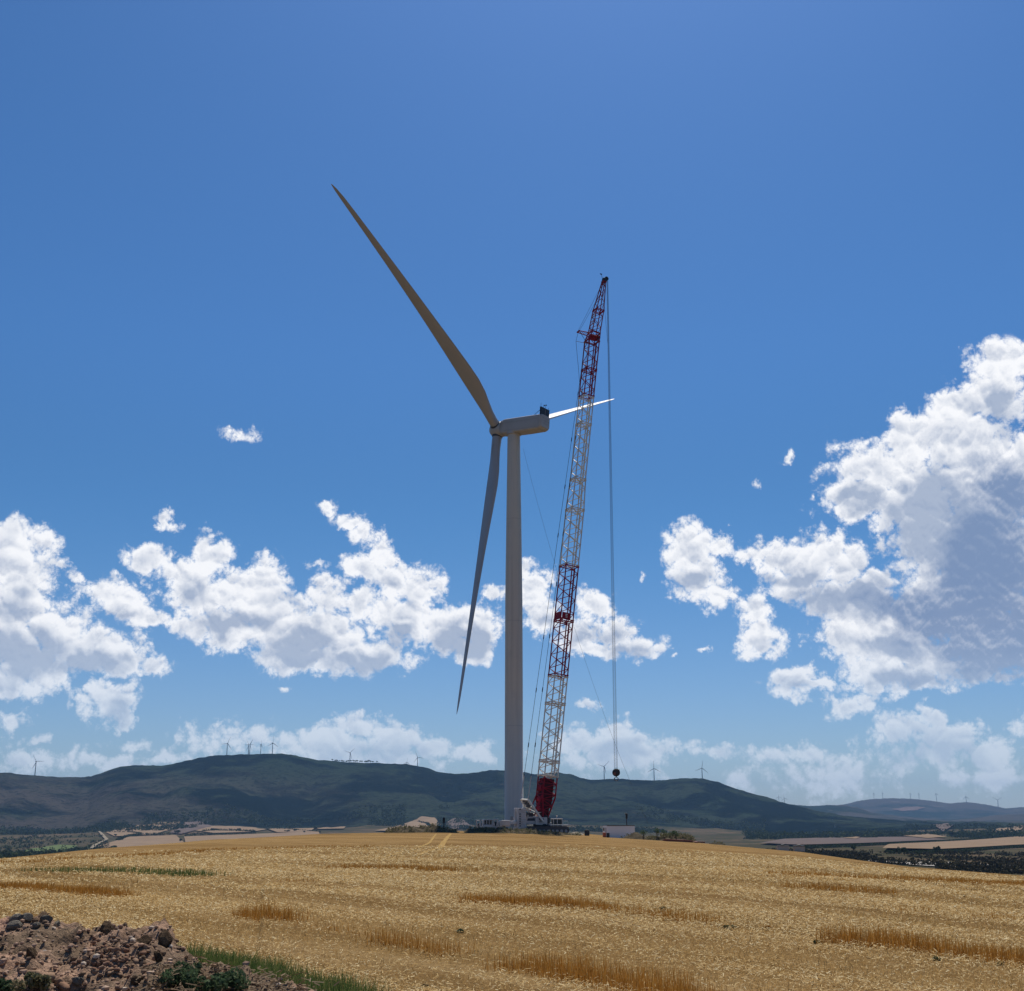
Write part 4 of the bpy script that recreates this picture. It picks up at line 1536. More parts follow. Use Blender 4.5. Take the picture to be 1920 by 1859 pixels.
# ================================================================== foliage helper
def leaf_cloud(C, Rad, n, size, sq=.8, seed=0, jit=.5, hollow=.35):
    """n leaf-sized faces round every centre in C"""
    g = np.random.default_rng(seed)
    C = np.asarray(C, float); Rad = np.broadcast_to(np.asarray(Rad, float), (len(C),))
    N_ = len(C) * n
    c = np.repeat(C, n, 0); rr_ = np.repeat(Rad, n)
    v = g.normal(size=(N_, 3)); v /= np.linalg.norm(v, axis=1)[:, None]
    q = (hollow + (1 - hollow) * g.random(N_) ** .5)
    p = c + v * (rr_ * q)[:, None] * np.array([1, 1, sq])
    sz = (size * (1 + jit * (g.random(N_) - .5) * 2)) * np.maximum(rr_ / np.maximum(Rad.mean(), 1e-6), .4) ** .5
    a = g.normal(size=(N_, 3)); a /= np.linalg.norm(a, axis=1)[:, None]
    b = np.cross(a, g.normal(size=(N_, 3))); b /= np.linalg.norm(b, axis=1)[:, None] + 1e-9
    a *= sz[:, None] * .5; b *= sz[:, None] * .32
    V = np.stack([p - a, p + b, p + a, p - b], 1).reshape(-1, 3)
    Fc = np.arange(N_ * 4).reshape(-1, 4)
    return V, Fc


def stems(P, H, W, lean, seed=0, tipw=.3):
    """thin upright faces rooted at P"""
    g = np.random.default_rng(seed)
    N_ = len(P)
    H = np.broadcast_to(H, (N_,)); W = np.broadcast_to(W, (N_,))
    a = g.random(N_) * 2 * math.pi
    side = np.stack([np.cos(a), np.sin(a), np.zeros(N_)], 1) * (W / 2)[:, None]
    ln = g.normal(size=(N_, 3)) * lean; ln[:, 2] = 1
    ln /= np.linalg.norm(ln, axis=1)[:, None]
    top = P + ln * H[:, None]
    V = np.stack([P - side, P + side, top + side * tipw, top - side * tipw], 1).reshape(-1, 3)
    return V, np.arange(N_ * 4).reshape(-1, 4)


def px_az(px):
    return azel(px, 1600)[0]


# ---- trees far off
def make_tree(px, py, h, wd, label, group, seed, rmin=900., base=None, kind='tree'):
    g = ground(px, py, rmin) if base is None else base
    t = empty(kind, tuple(g), label, 'tree', group)
    m = MB()
    m.tube((0, 0, -.3), (0, 0, h * .5), h * .045, h * .02, n=6)
    rr_ = np.random.default_rng(seed)
    for k in range(3):
        a = rr_.random() * 6.28
        m.tube((0, 0, h * .35), (math.cos(a) * wd * .25, math.sin(a) * wd * .25, h * .65), h * .02, h * .01, n=5)
    m.build('trunk', M_BARK, t)
    cs = [(rr_.normal() * wd * .22, rr_.normal() * wd * .22, h * (.58 + .22 * rr_.random())) for _ in range(7)]
    V, Fc = leaf_cloud(cs, [wd * (.18 + .16 * rr_.random()) for _ in cs], 42, wd * .16, .8, seed)
    np_mesh('crown', V, Fc, M_TREE, parent=t)
    return t


def copy_tree(src, loc, s, label=None, group=None):
    c = src.copy(); COL.objects.link(c)
    c.location = loc; c.scale = (s, s, s * (.85 + .3 * random.random())); c.rotation_euler.z = random.random() * 6
    if label: c['label'] = label
    if group: c['group'] = group
    for ch in list(src.children):
        q = ch.copy(); COL.objects.link(q); q.parent = c
    return c


lone = [(333, 1566, 13, 'big dark tree between the pale valley fields on the left'),
        (339, 1580, 8, 'small round tree at the lower edge of the left valley field'),
        (217, 1570, 8, 'small tree in the middle of the left pink field'),
        (400, 1560, 10, 'roundest tree in the hedge above the long pale field'),
        (448, 1559, 9, 'tree standing at the right end of the valley hedge'),
        (289, 1554, 7, 'tiny tree on the boundary of the uppermost pale field'),
        (553, 1561, 10, 'dark tree on the valley field left of the tower, right of two'),
        (539, 1562, 9, 'dark tree on the valley field left of the tower, left of two'),
        (591, 1556, 11, 'dark tree at the right edge of the narrow valley field'),
        (571, 1563, 7, 'small bush-like tree at the hill edge under the narrow field'),
        (1785, 1571, 15, 'large dark tree below the mauve field on the right'),
        (1904, 1565, 9, 'single tree on the skyline of the right valley slope'),
        (1452, 1577, 9, 'lone tree at the left end of the grey fallow field'),
        (1600, 1598, 6, 'small tree among scrub below the fallow field'),
        (1696, 1604, 6, 'round bush-like tree at the corner of the brown field'),
        (1758, 1601, 6, 'round tree on the hedge below the brown field'),
        (1735, 1551, 12, 'dark tree left of the mauve field'),
        (1773, 1551, 12, 'dark tree on the top edge of the mauve field')]
protos = []
for i, (px, py, h, lb) in enumerate(lone):
    if i < 4:
        protos.append(make_tree(px, py, h * 1.0, h * 1.05, lb, 'single trees in the valley', i, 560))
    else:
        s = protos[i % 4]
        copy_tree(s, tuple(ground(px, py, 560)), h / lone[i % 4][2], lb)
# row of trees on the ridge
rp = None
for i, px in enumerate([617, 622, 626, 630, 634, 638, 643, 647, 652, 657, 661, 664, 669, 673, 680, 683, 686, 690, 694, 702]):
    az_ = px_az(px)
    X_, Y_ = math.sin(az_) * 5590, math.cos(az_) * 5590
    b = (X_, Y_, tz(X_, Y_) - 1)
    lb = 'small tree in the gappy row on the mountain skyline'
    if rp is None:
        rp = make_tree(0, 0, 11, 10, lb, 'trees in a row on the ridge', 50, base=b)
    else:
        copy_tree(rp, b, .75 + .5 * random.random())


def scatter(name, label, cat, pxa, pxb, ra, rb, n, rad, nl, leaf, m, seed, mask=None, sq=.7):
    g = np.random.default_rng(seed)
    a0, a1 = px_az(pxa), px_az(pxb)
    az_ = a0 + (a1 - a0) * g.random(n); r_ = np.exp(math.log(ra) + (math.log(rb) - math.log(ra)) * g.random(n))
    X_, Y_ = np.sin(az_) * r_, np.cos(az_) * r_
    k = fbm(X_ / (ra * .08), Y_ / (ra * .16), 3, seed) > .47
    if mask is not None: k &= mask(960 + np.tan(az_) * F * .97, r_)
    X_, Y_, r_ = X_[k], Y_[k], r_[k]
    R_ = rad * (.5 + g.random(len(X_)) ** 2 * 1.2)
    Z_ = terrain(X_, Y_) + R_ * .45
    V, Fc = leaf_cloud(np.stack([X_, Y_, Z_], 1), R_, nl, leaf, sq, seed)
    o = np_mesh(name, V, Fc, m)
    return tag(o, label, cat, kind='stuff')


scatter('scrub', 'dark scrub covering the slope below the field on the right', 'scrub', 1425, 2050, 560, 1230, 4200, 2.1, 16, 1.2, M_SCRUB, 61,
        lambda p, r: (r > 700) | (p > 1700))
scatter('woodland', 'bushy woodland at the mountain foot on the right', 'woodland', 1400, 2050, 2700, 4000, 3600, 8, 12, 5, M_TREE, 62)
scatter('woodland', 'dark woodland between the valley fields and the mountain on the left', 'woodland', -60, 760, 3700, 4300, 3000, 8, 12, 5, M_TREE, 63)
scatter('scrub', 'patchy dark scrub and trees in the lower left valley', 'scrub', -60, 200, 900, 3400, 2600, 5, 12, 3.2, M_TREE, 64)
scatter('woodland', 'low woodland behind the container at the mountain foot', 'woodland', 820, 1440, 3300, 4400, 3600, 8, 12, 5, M_TREE, 65)


def hedge(pts, h, label, seed, rmin=900.):
    P = np.array([ground(a, b, rmin)[:2] for a, b in pts])
    g = np.random.default_rng(seed)
    C = []
    for p, q in zip(P[:-1], P[1:]):
        L_ = np.linalg.norm(q - p); k = max(3, int(L_ / (h * .55)))
        for t in np.linspace(0, 1, k):
            if g.random() < .85:
                c = p + (q - p) * t + g.normal(size=2) * h * .15
                C.append((c[0], c[1], tz(c[0], c[1]) + h * .4))
    V, Fc = leaf_cloud(C, h * (.4 + .35 * g.random(len(C))), 30, h * .3, .8, seed)
    tag(np_mesh('hedge', V, Fc, M_TREE), label, 'hedge', kind='stuff')


hedge([(241, 1554), (290, 1555), (303, 1555)], 6, 'dark hedge across the top pale field in the left valley', 71)
hedge([(205, 1562), (240, 1562), (262, 1564)], 6, 'hedge under the top pale field in the left valley', 72)
hedge([(222, 1578), (235, 1572), (262, 1567), (300, 1567), (318, 1566)], 9, 'tree hedge above the lowest pink field', 73)
hedge([(345, 1569), (370, 1567), (420, 1567), (475, 1566)], 8, 'thick hedge along the long pale field in the left valley', 74)
hedge([(380, 1561), (400, 1559), (440, 1560), (478, 1562)], 9, 'bushy hedge line above the long pale field', 75)
hedge([(497, 1557), (540, 1557), (600, 1562)], 6, 'thin hedge on the valley fields left of the tower', 76)
hedge([(785, 1548), (800, 1549), (806, 1552)], 9, 'clump of trees in the beige field behind the left spoil bank', 77)
hedge([(184, 1597), (205, 1596), (215, 1592)], 7, 'dark hedge beside the pale dirt road', 78)
hedge([(1660, 1602), (1720, 1602), (1800, 1599), (1860, 1593), (1925, 1590), (1990, 1588)], 4, 'hedge along the lower edge of the brown field on the right', 79, 560)
hedge([(1500, 1592), (1560, 1590), (1640, 1586), (1760, 1580), (1850, 1573), (1960, 1567)], 4.5, 'dark hedge above the brown field on the right', 80, 560)
hedge([(1700, 1553), (1760, 1556), (1830, 1556), (1930, 1553)], 12, 'tree belt across the right end of the valley', 81)

# pale tree guards in the scrub at the right
gp = None
for i, (px, py) in enumerate([(1760, 1615), (1780, 1617), (1806, 1618), (1826, 1621), (1829, 1622), (1855, 1622), (1881, 1625), (1887, 1626), (1892, 1627), (1897, 1626), (1912, 1628), (1917, 1627), (1562, 1547), (1566, 1556)]):
    g = ground(px, py + 3, 450)
    if gp is None:
        gp = empty('tree_guard', tuple(g), 'pale tube standing in the dark scrub far right', 'tree guard', 'pale tubes in the scrub')
        m = MB(); m.tube((0, 0, -.1), (.1, 0, 1.5), .22, .2, n=8); m.build('tube', M_CRW, gp)
        m = MB(); m.tube((.28, 0, -.1), (.28, 0, 1.7), .04, n=5); m.build('stake', M_BARK, gp)
    else:
        c = gp.copy(); COL.objects.link(c); c.location = tuple(g); c.rotation_euler.z = i * 1.3
        if i >= 12: c.scale = (5, 5, 5); c['label'] = 'white post on the wooded slope, %s of two' % ('upper' if i == 12 else 'lower'); c['group'] = 'white posts on the wooded slope'
        for ch in list(gp.children):
            q = ch.copy(); COL.objects.link(q); q.parent = c


# ================================================================== things on the work pad
def heap(name, label, prof, Y, wid, m, seed, weeds=0, cat='soil heap', basepy=None):
    """bank of earth: prof = (px, py of its crest); lies across the view at distance Y"""
    xs = np.array([p[0] for p in prof], float)
    npx = int((xs.max() - xs.min()) / 1.2) + 12
    X_, Zt = [], []
    for px in np.linspace(xs.min(), xs.max(), npx):
        py = np.interp(px, xs, [p[1] for p in prof])
        q = at(px, py, Y); X_.append(q[0]); Zt.append(q[2])
    X_, Zt = np.array(X_), np.array(Zt)
    nv = 17
    s = np.linspace(-1, 1, nv)
    G, S = np.meshgrid(X_, s, indexing='ij')
    Yg = Y + S * wid + (vnoise(G / 5, S * 0, seed) - .5) * 3
    gz_ = terrain(G, Yg)
    hh = np.maximum(Zt[:, None] - gz_, .1)
    e = np.clip(np.minimum(np.arange(npx), np.arange(npx)[::-1]) / 4, 0, 1)[:, None]
    z = gz_ - .25 + (hh + .25) * np.clip(1 - np.abs(S) ** 1.6, 0, 1) * e * (.75 + .5 * fbm(G / 1.1, Yg / 1.1, 3, seed))
    V = np.stack([G, Yg, z], -1).reshape(-1, 3)
    Fc = np.array([(i * nv + j, (i + 1) * nv + j, (i + 1) * nv + j + 1, i * nv + j + 1) for i in range(npx - 1) for j in range(nv - 1)])
    o = np_mesh(name, V, Fc, m, smooth=False)
    tag(o, label, cat)
    if weeds:
        g = np.random.default_rng(seed)
        k = g.integers(0, len(V), weeds)
        C = V[k] + g.normal(size=(weeds, 3)) * .1 + np.array([0, 0, .12])
        k2 = fbm(C[:, 0] / 3, C[:, 1] / 3, 2, seed + 1) > .42
        C = C[k2]
        Vw, Fw = leaf_cloud(C, .12 + .3 * g.random(len(C)) ** 2, 14, .2, .9, seed)
        tag(np_mesh('weeds', Vw, Fw, M_DRYW), 'scrubby weeds growing over the ' + label, 'weeds', kind='stuff')
    return o


heap('soil_heap', 'long low earth bank with weeds in front of the crane', [(870, 1559), (880, 1554), (895, 1553), (915, 1555), (935, 1553.5), (955, 1556), (975, 1556), (990, 1557), (1005, 1559), (1020, 1561), (1040, 1560), (1060, 1562.5), (1085, 1564), (1092, 1568)], 247, 4, M_HEAP, 3, 520)
heap('soil_heap', 'low brown earth bank with a dark left end, left of the tower', [(722, 1558), (735, 1554), (745, 1552), (765, 1552), (785, 1551), (805, 1550), (812, 1548), (820, 1550), (835, 1554), (850, 1557), (860, 1559)], 240, 4, M_HEAP, 4, 340)
heap('soil_heap', 'peaked brown spoil heap touching the right end of the container', [(1163, 1575), (1170, 1570), (1178, 1566), (1186, 1562), (1196, 1563), (1206, 1569), (1220, 1574)], 229, 3, M_HEAP, 5, 60)
heap('soil_heap', 'weedy earth bank stretching right of the container', [(1205, 1572), (1225, 1569), (1240, 1567), (1262, 1566), (1280, 1566), (1294, 1570), (1302, 1576)], 226, 3.5, M_HEAP, 6, 420)
heap('rubble_heap', 'small pale rubble heap just right of the crane tracks', [(1062, 1564), (1075, 1561), (1082, 1560), (1092, 1563), (1098, 1567)], 262, 2, M_GSTONE, 8, 0, 'rubble heap')
heap('soil_heap', 'tiny flat earth patch at the right end of the work pad', [(1326, 1582), (1335, 1580), (1350, 1581), (1357, 1584)], 210, 1.5, M_HEAP, 9, 30)

# black soil end
g0 = at(752, 1556, 236.5)


def on_ground(px, Y):
    r = ray(px, 1560); X_ = r[0] / r[1] * Y
    return np.array([X_, Y, tz(X_, Y)])


# bushes on the bank
for i, (px, dy, h, lb) in enumerate([(1232, 224, 1.9, 'dark leafy shrub on the bank right of the container'), (1246, 223, 1.7, 'grey-green shrub beside the dark shrub on the bank'),
                                     (1258, 222, 1.2, 'low shrub in the middle of the weedy bank'), (1268, 222, 1.4, 'dark shrub near the right end of the weedy bank'),
                                     (1206, 221, 1.1, 'single weed bush in front of the spoil heap')]):
    b = on_ground(px, dy)
    t = empty('shrub', tuple(b), lb, 'shrub', 'shrubs on the weedy bank')
    rr_ = np.random.default_rng(i + 300)
    m = MB()
    cs = []
    for k in range(6):
        e_ = np.array([rr_.normal() * .35, rr_.normal() * .35, .5 + h * (.4 + .5 * rr_.random())])
        cs.append(e_); m.tube((0, 0, 0), e_, .035, .015, n=4)
    m.build('stem', M_BARK, t)
    V, Fc = leaf_cloud(cs, .3 + .2 * rr_.random(6), 40, .16, .9, i + 310)
    np_mesh('foliage', V, Fc, M_LEAF, parent=t)

# white container
cA, cB = at(1138, 1574.5, 238.), None
ca = math.atan2(.30, 1)
cd_ = unit([math.cos(ca), math.sin(ca), 0]); ce_ = np.array([-cd_[1], cd_[0], 0])
c0_ = on_ground(1138.5, 236.)
Lc, Wc, Hc = 5.75, 2.4, 2.42
cO = c0_ + cd_ * Lc / 2 + ce_ * Wc / 2
zb_ = min(tz(*(c0_[:2])), tz(*(c0_ + cd_ * Lc)[:2])) + .05
cO[2] = zb_
con = empty('container', tuple(cO), 'cream white site container on the stubble right of the crane', 'container')
m = MB()
m.box(cO + Z3 * Hc / 2, (Lc, Wc, Hc), (cd_, ce_, Z3), bev=.03)
for k in range(22):
    m.box(cO + cd_ * (-Lc / 2 + .25 + k * .25) - ce_ * (Wc / 2 + .015) + Z3 * Hc / 2, (.12, .03, Hc - .3), (cd_, ce_, Z3))
m.build('wall', M_CAB, con, cO)
m = MB()
for a in (-1, 1):
    m.box(cO + ce_ * a * Wc / 2 + Z3 * (Hc + .02), (Lc + .06, .12, .12), (cd_, ce_, Z3))
m.box(cO + Z3 * (Hc + .02), (Lc, Wc, .05), (cd_, ce_, Z3))
m.build('roof', M_DARK, con, cO)
m = MB()
m.box(cO - cd_ * (Lc / 2 + .02) + ce_ * .55 + Z3 * 1.75, (.05, .55, .6), (cd_, ce_, Z3))
m.build('window', M_GLASS, con, cO)
m = MB()
m.box(cO - cd_ * (Lc / 2 + .02) - ce_ * .5 + Z3 * 1.1, (.05, .85, 1.95), (cd_, ce_, Z3))
m.build('door', M_CRW, con, cO)
m = MB()
b = on_ground(1133, 233.5)
m.box(b + Z3 * .4, (.6, .6, .8), bev=.05); m.box(b + Z3 * .84, (.66, .66, .08), bev=.02)
tag(m.build('crate', M_ORANGE), 'small orange-brown box at the left corner of the container', 'box')
b = on_ground(1140, 233.)
m = MB(); m.tube(b, b + Z3 * .85, .3, n=14); m.tube(b + Z3 * .3, b + Z3 * .34, .32, n=14); m.tube(b + Z3 * .6, b + Z3 * .64, .32, n=14)
tag(m.build('barrel', M_BLACK), 'dark barrel in front of the container corner', 'barrel')
b = on_ground(1100.5, 243.)
m = MB(); m.box(b + Z3 * .55, (.95, .8, 1.0), bev=.06); m.box(b + Z3 * 1.09, (1.05, .9, .1), bev=.03)
tag(m.build('bin', M_BLACK), 'black bin at the right end of the crane pad', 'bin')


def light_mast(px, pyt, Y, label, two):
    b = on_ground(px, Y)
    tpz = at(px, pyt, Y)
    t = empty('light_mast', tuple(b), label, 'light mast', 'dark light masts on the pad')
    m = MB(); m.tube(b, np.array([b[0], b[1], tpz[2]]), .11, .09, n=8)
    m.build('pole', M_DARK, t, b)
    m = MB(); m.box(b + Z3 * .3, (1.1, .9, .5), bev=.05)
    m.build('base', M_DARK, t, b)
    top = np.array([b[0], b[1], tpz[2]])
    m = MB(); m.box(top + np.array([0, 0, -.45]), (.42, .4, .95), bev=.05)
    m.tube(top - Z3 * .1, top + Z3 * .12, .32, .2, n=10)
    m.build('lamp_head', M_BLACK, t, b)
    m = MB(); m.box(top + np.array([-.15 if not two else .25, -.05, .12 if not two else -.8]), (.5, .35, .1), bev=.02)
    m.build('bracket', M_DARK if two else M_GREYST, t, b)


light_mast(1175.5, 1526.5, 246., 'dark pole with a lamp head behind the container', False)
light_mast(832, 1534.5, 240., 'short dark mast on the earth bank left of the tower', True)

# steel beams
for i, (p0, p1, Y0, Y1, hh, lb) in enumerate([((1246, 1579), (1298, 1582), 212, 208, .38, 'long rusty steel beam lying in front of the weedy bank'),
                                              ((1242, 1577), (1262, 1577), 218, 217, .25, 'short steel beam at the left end of the long one'),
                                              ((1271, 1576.5), (1283, 1577), 214, 213, .35, 'short steel block on top of the long beam'),
                                              ((1301, 1579), (1321, 1580), 211, 209, .2, 'thin plank right of the long steel beam'),
                                              ((1300, 1578.5), (1306, 1582), 209, 207, .2, 'slanting plank against the end of the long beam')]):
    a_, b_ = on_ground(p0[0], Y0), on_ground(p1[0], Y1)
    a_[2] = at(p0[0], p0[1], Y0)[2]; b_[2] = at(p1[0], p1[1], Y1)[2]
    for q in (a_, b_):
        q[2] = max(q[2], tz(q[0], q[1]) + hh / 2)
    d_ = unit(b_ - a_); s_ = unit(np.cross(d_, Z3)); u_ = np.cross(s_, d_)
    L_ = np.linalg.norm(b_ - a_)
    m = MB(); c_ = (a_ + b_) / 2
    m.box(c_ + u_ * hh * .45, (L_, .32, hh * .1), (d_, s_, u_)); m.box(c_ - u_ * hh * .45, (L_, .32, hh * .1), (d_, s_, u_)); m.box(c_, (L_ * .999, .05, hh * .8), (d_, s_, u_))
    tag(m.build('steel_beam', M_RUST), lb, 'steel beam')
# small tank-like blocks at the field edge right
for px, w_, lb in ((1466, 2.0, 'grey trough with a dark top at the field edge, left of two'), (1496, 1.8, 'grey trough with a dark top at the field edge, right of two')):
    b = on_ground(px, 214.)
    b[2] = max(b[2], at(px, 1596, 214.)[2])
    t = empty('trough', tuple(b), lb, 'trough', 'troughs at the field edge')
    m = MB(); m.box(b + Z3 * .35, (w_, 1.2, .9), bev=.05); m.build('basin', M_CONC, t, b)
    m = MB(); m.box(b + Z3 * .84, (w_ + .1, 1.3, .12), bev=.03); m.tube(b + Z3 * .9 - [.3, 0, 0], b + Z3 * 1.0 + [.3, 0, 0], .12, n=8); m.build('lid', M_BLACK, t, b)

# white truck with lattice parts left of the tower
tY = 262.
tb_ = on_ground(924, tY)
tr = empty('truck', tuple(tb_), 'low white truck with loaded frames and boxes left of the tower foot', 'truck')
TXV = unit([1, .18, 0]); TYV = np.array([-TXV[1], TXV[0], 0])


def tp_(px, h, dy=0.):
    q = on_ground(px, tY)
    return np.array([q[0], tY + (q[0] - tb_[0]) * .18 + dy, tb_[2] + h])


def tbox(m, px0, px1, h0, h1, dy=0., dep=2.2, bev=.06):
    a_, b_ = tp_(px0, (h0 + h1) / 2, dy), tp_(px1, (h0 + h1) / 2, dy)
    m.box((a_ + b_) / 2, (np.linalg.norm(b_ - a_), dep, h1 - h0), (TXV, TYV, Z3), 0, bev)


m = MB(); tbox(m, 896, 952, .75, 1.05, 0, 2.0); m.build('chassis', M_GREYST, tr, tb_)
m = MB(); tbox(m, 905, 922, 1.05, 1.6); tbox(m, 906, 921.5, 2.55, 2.7)
for p in (906, 911, 916, 921): tbox(m, p - .6, p + .6, 1.6, 2.6)
cabt = m.build('cab', M_CRW, tr, tb_)
m = MB(); tbox(m, 906.6, 920.8, 1.62, 2.5, 0, 2.0, .02); m.build('window', M_GLASS, cabt)
m = MB(); tbox(m, 935.5, 955, 1.25, 2.45, -.2, 2.4); tbox(m, 939.5, 951, 1.4, 2.5, -.45, 2.4)
m.build('ballast_box', M_CRW, tr, tb_)
m = MB(); tbox(m, 945, 948.5, -.1, 1.3, -.6, .5); tbox(m, 928, 933, -.1, 1.3, -.3, 1.2); m.build('outrigger', M_CRW, tr, tb_)
m = MB(); tbox(m, 938, 944, -.1, 1.2, 0, 2.0); m.build('tool_box', M_GREYST, tr, tb_)
m = MB()
for k, (p, h0, h1) in enumerate([(895, 1.0, 2.6), (898.5, 1.0, 2.3), (902, 1.0, 2.6), (924, 1.1, 2.7), (927.5, 1.2, 2.0), (931, 1.2, 2.7), (934, 1.6, 2.6)]):
    a_, b_ = tp_(p, h0, -.9), tp_(p + (2.4 if k % 2 else -1.6), h1, -.9)
    m.tube(a_, b_, .14, n=6)
m.tube(tp_(894, 2.4, -.9), tp_(904, 2.55, -.9), .1, n=6); m.tube(tp_(923, 2.6, -.9), tp_(934, 2.7, -.9), .16, n=6); m.tube(tp_(894, 1.1, -.9), tp_(935, 1.2, -.9), .12, n=6)
m.build('load_frame', M_CRW, tr, tb_)
m = MB(); tbox(m, 896, 903, 1.3, 1.9, -.3, 1.2); tbox(m, 925, 932, 1.3, 2.2, 0, 1.2); m.build('engine', M_BLACK, tr, tb_)
for p in (899, 904, 912, 918, 934, 950):
    a_ = tp_(p, .52, -1.15)
    m = MB(); m.tube(a_, a_ + TYV * .4, .52, n=18); w_ = m.build('wheel', M_BLACK, tr, tb_)
    m = MB(); m.tube(a_ - TYV * .02, a_ + TYV * .02, .26, n=14); m.build('rim', M_GREYST, w_)


# ================================================================== stubble, straw and green strips
def rows(X_, Y_):
    return X_ * .8 + Y_ * .6, (-X_ * .6 + Y_ * .8) * .12


def view_points(n, r0, r1, seed, margin=.03):
    g = np.random.default_rng(seed)
    az_ = (g.random(n) - .5) * 2 * (R(31) + margin)
    r_ = np.exp(math.log(r0) + (math.log(r1) - math.log(r0)) * g.random(n))
    return np.sin(az_) * r_, np.cos(az_) * r_, r_, g


X_, Y_, r_, g = view_points(410000, 8.5, 115, 101)
u_, v_ = rows(X_, Y_)
pm = fbm(u_ * .9, v_ * .9, 4, 40)
keep = g.random(len(X_)) < np.clip((pm - .28) * 3.2, .12, 1) * np.clip((112 - r_) / 50, 0, 1)
keep &= (np.abs((u_ / .17) % 1 - .5) < .32) | (r_ > 22)
X_, Y_, r_, pm = X_[keep], Y_[keep], r_[keep], pm[keep]
P = np.stack([X_, Y_, terrain(X_, Y_) - .01], 1)
H = (.022 + .075 * g.random(len(X_)) ** 1.5) * np.clip(.5 + pm, .5, 1.3)
W = .0042 * np.maximum(1, r_ / 11) ** 1.05 * (.7 + .6 * g.random(len(X_)))
V, Fc = stems(P, H, W, .45, 5, .6)
tag(np_mesh('stubble', V, Fc, M_STUB), 'cut golden straw stubble covering the hilltop field', 'stubble', kind='stuff')

X_, Y_, r_, g = view_points(700000, 8.5, 104, 102)
u_, v_ = rows(X_, Y_)
pm = fbm(u_ * .7 + 9, v_ * .55, 4, 47) * .6 + fbm(u_ * .22 + 3, v_ * .3, 3, 49) * .4
keep = g.random(len(X_)) < np.clip((pm - .40) * 7, .14, 1) * np.clip((104 - r_) / 60, 0, 1)
X_, Y_, r_ = X_[keep], Y_[keep], r_[keep]
n_ = len(X_)
a = g.random(n_) * 2 * math.pi
Ln = (.016 + .055 * g.random(n_) ** 1.7) * np.maximum(1, r_ / 20)
Wd = .0052 * np.maximum(1, r_ / 13) * (.6 + .9 * g.random(n_))
z = terrain(X_, Y_) + .015 + .07 * g.random(n_) ** 2
dz = (g.random(n_) - .5) * .5 * Ln
A_ = np.stack([np.cos(a) * Ln / 2, np.sin(a) * Ln / 2, dz], 1); B_ = np.stack([-np.sin(a) * Wd / 2, np.cos(a) * Wd / 2, Wd * .3], 1)
C_ = np.stack([X_, Y_, z], 1)
V = np.stack([C_ - A_ - B_, C_ + A_ - B_, C_ + A_ + B_, C_ - A_ + B_], 1).reshape(-1, 3)
tag(np_mesh('chopped_straw', V, np.arange(n_ * 4).reshape(-1, 4), M_LITTER), 'pale chopped straw lying between the stubble', 'straw', kind='stuff')


def tall_strip(name, label, cat, pts, wid, dens, h, wst, m, seed, lean=.12, ragged=.5):
    P2 = np.array([ground(a, b, 5.)[:2] for a, b in pts])
    g = np.random.default_rng(seed)
    out = []
    for p, q in zip(P2[:-1], P2[1:]):
        L_ = np.linalg.norm(q - p); k = int(L_ * wid * dens)
        d_ = (q - p) / L_; nn = np.array([-d_[1], d_[0]])
        t = g.random(k); s = (g.random(k) + g.random(k) - 1) * .75
        out.append(p + d_ * (t * L_)[:, None] + nn * (s * wid)[:, None])
    Q = np.concatenate(out)
    nz = fbm(Q[:, 0] * 1.3, Q[:, 1] * 1.3, 3, seed)
    k = g.random(len(Q)) < np.clip((nz - .5 + ragged) * 2.2, 0, 1)
    Q = Q[k]; nz = nz[k]
    P = np.column_stack([Q, terrain(Q[:, 0], Q[:, 1]) - .01])
    V, Fc = stems(P, h * .78 * (.45 + .7 * g.random(len(P))) * (.5 + nz), wst * (.7 + .6 * g.random(len(P))), lean, seed, .25)
    tag(np_mesh(name, V, Fc, m), label, cat, kind='stuff')


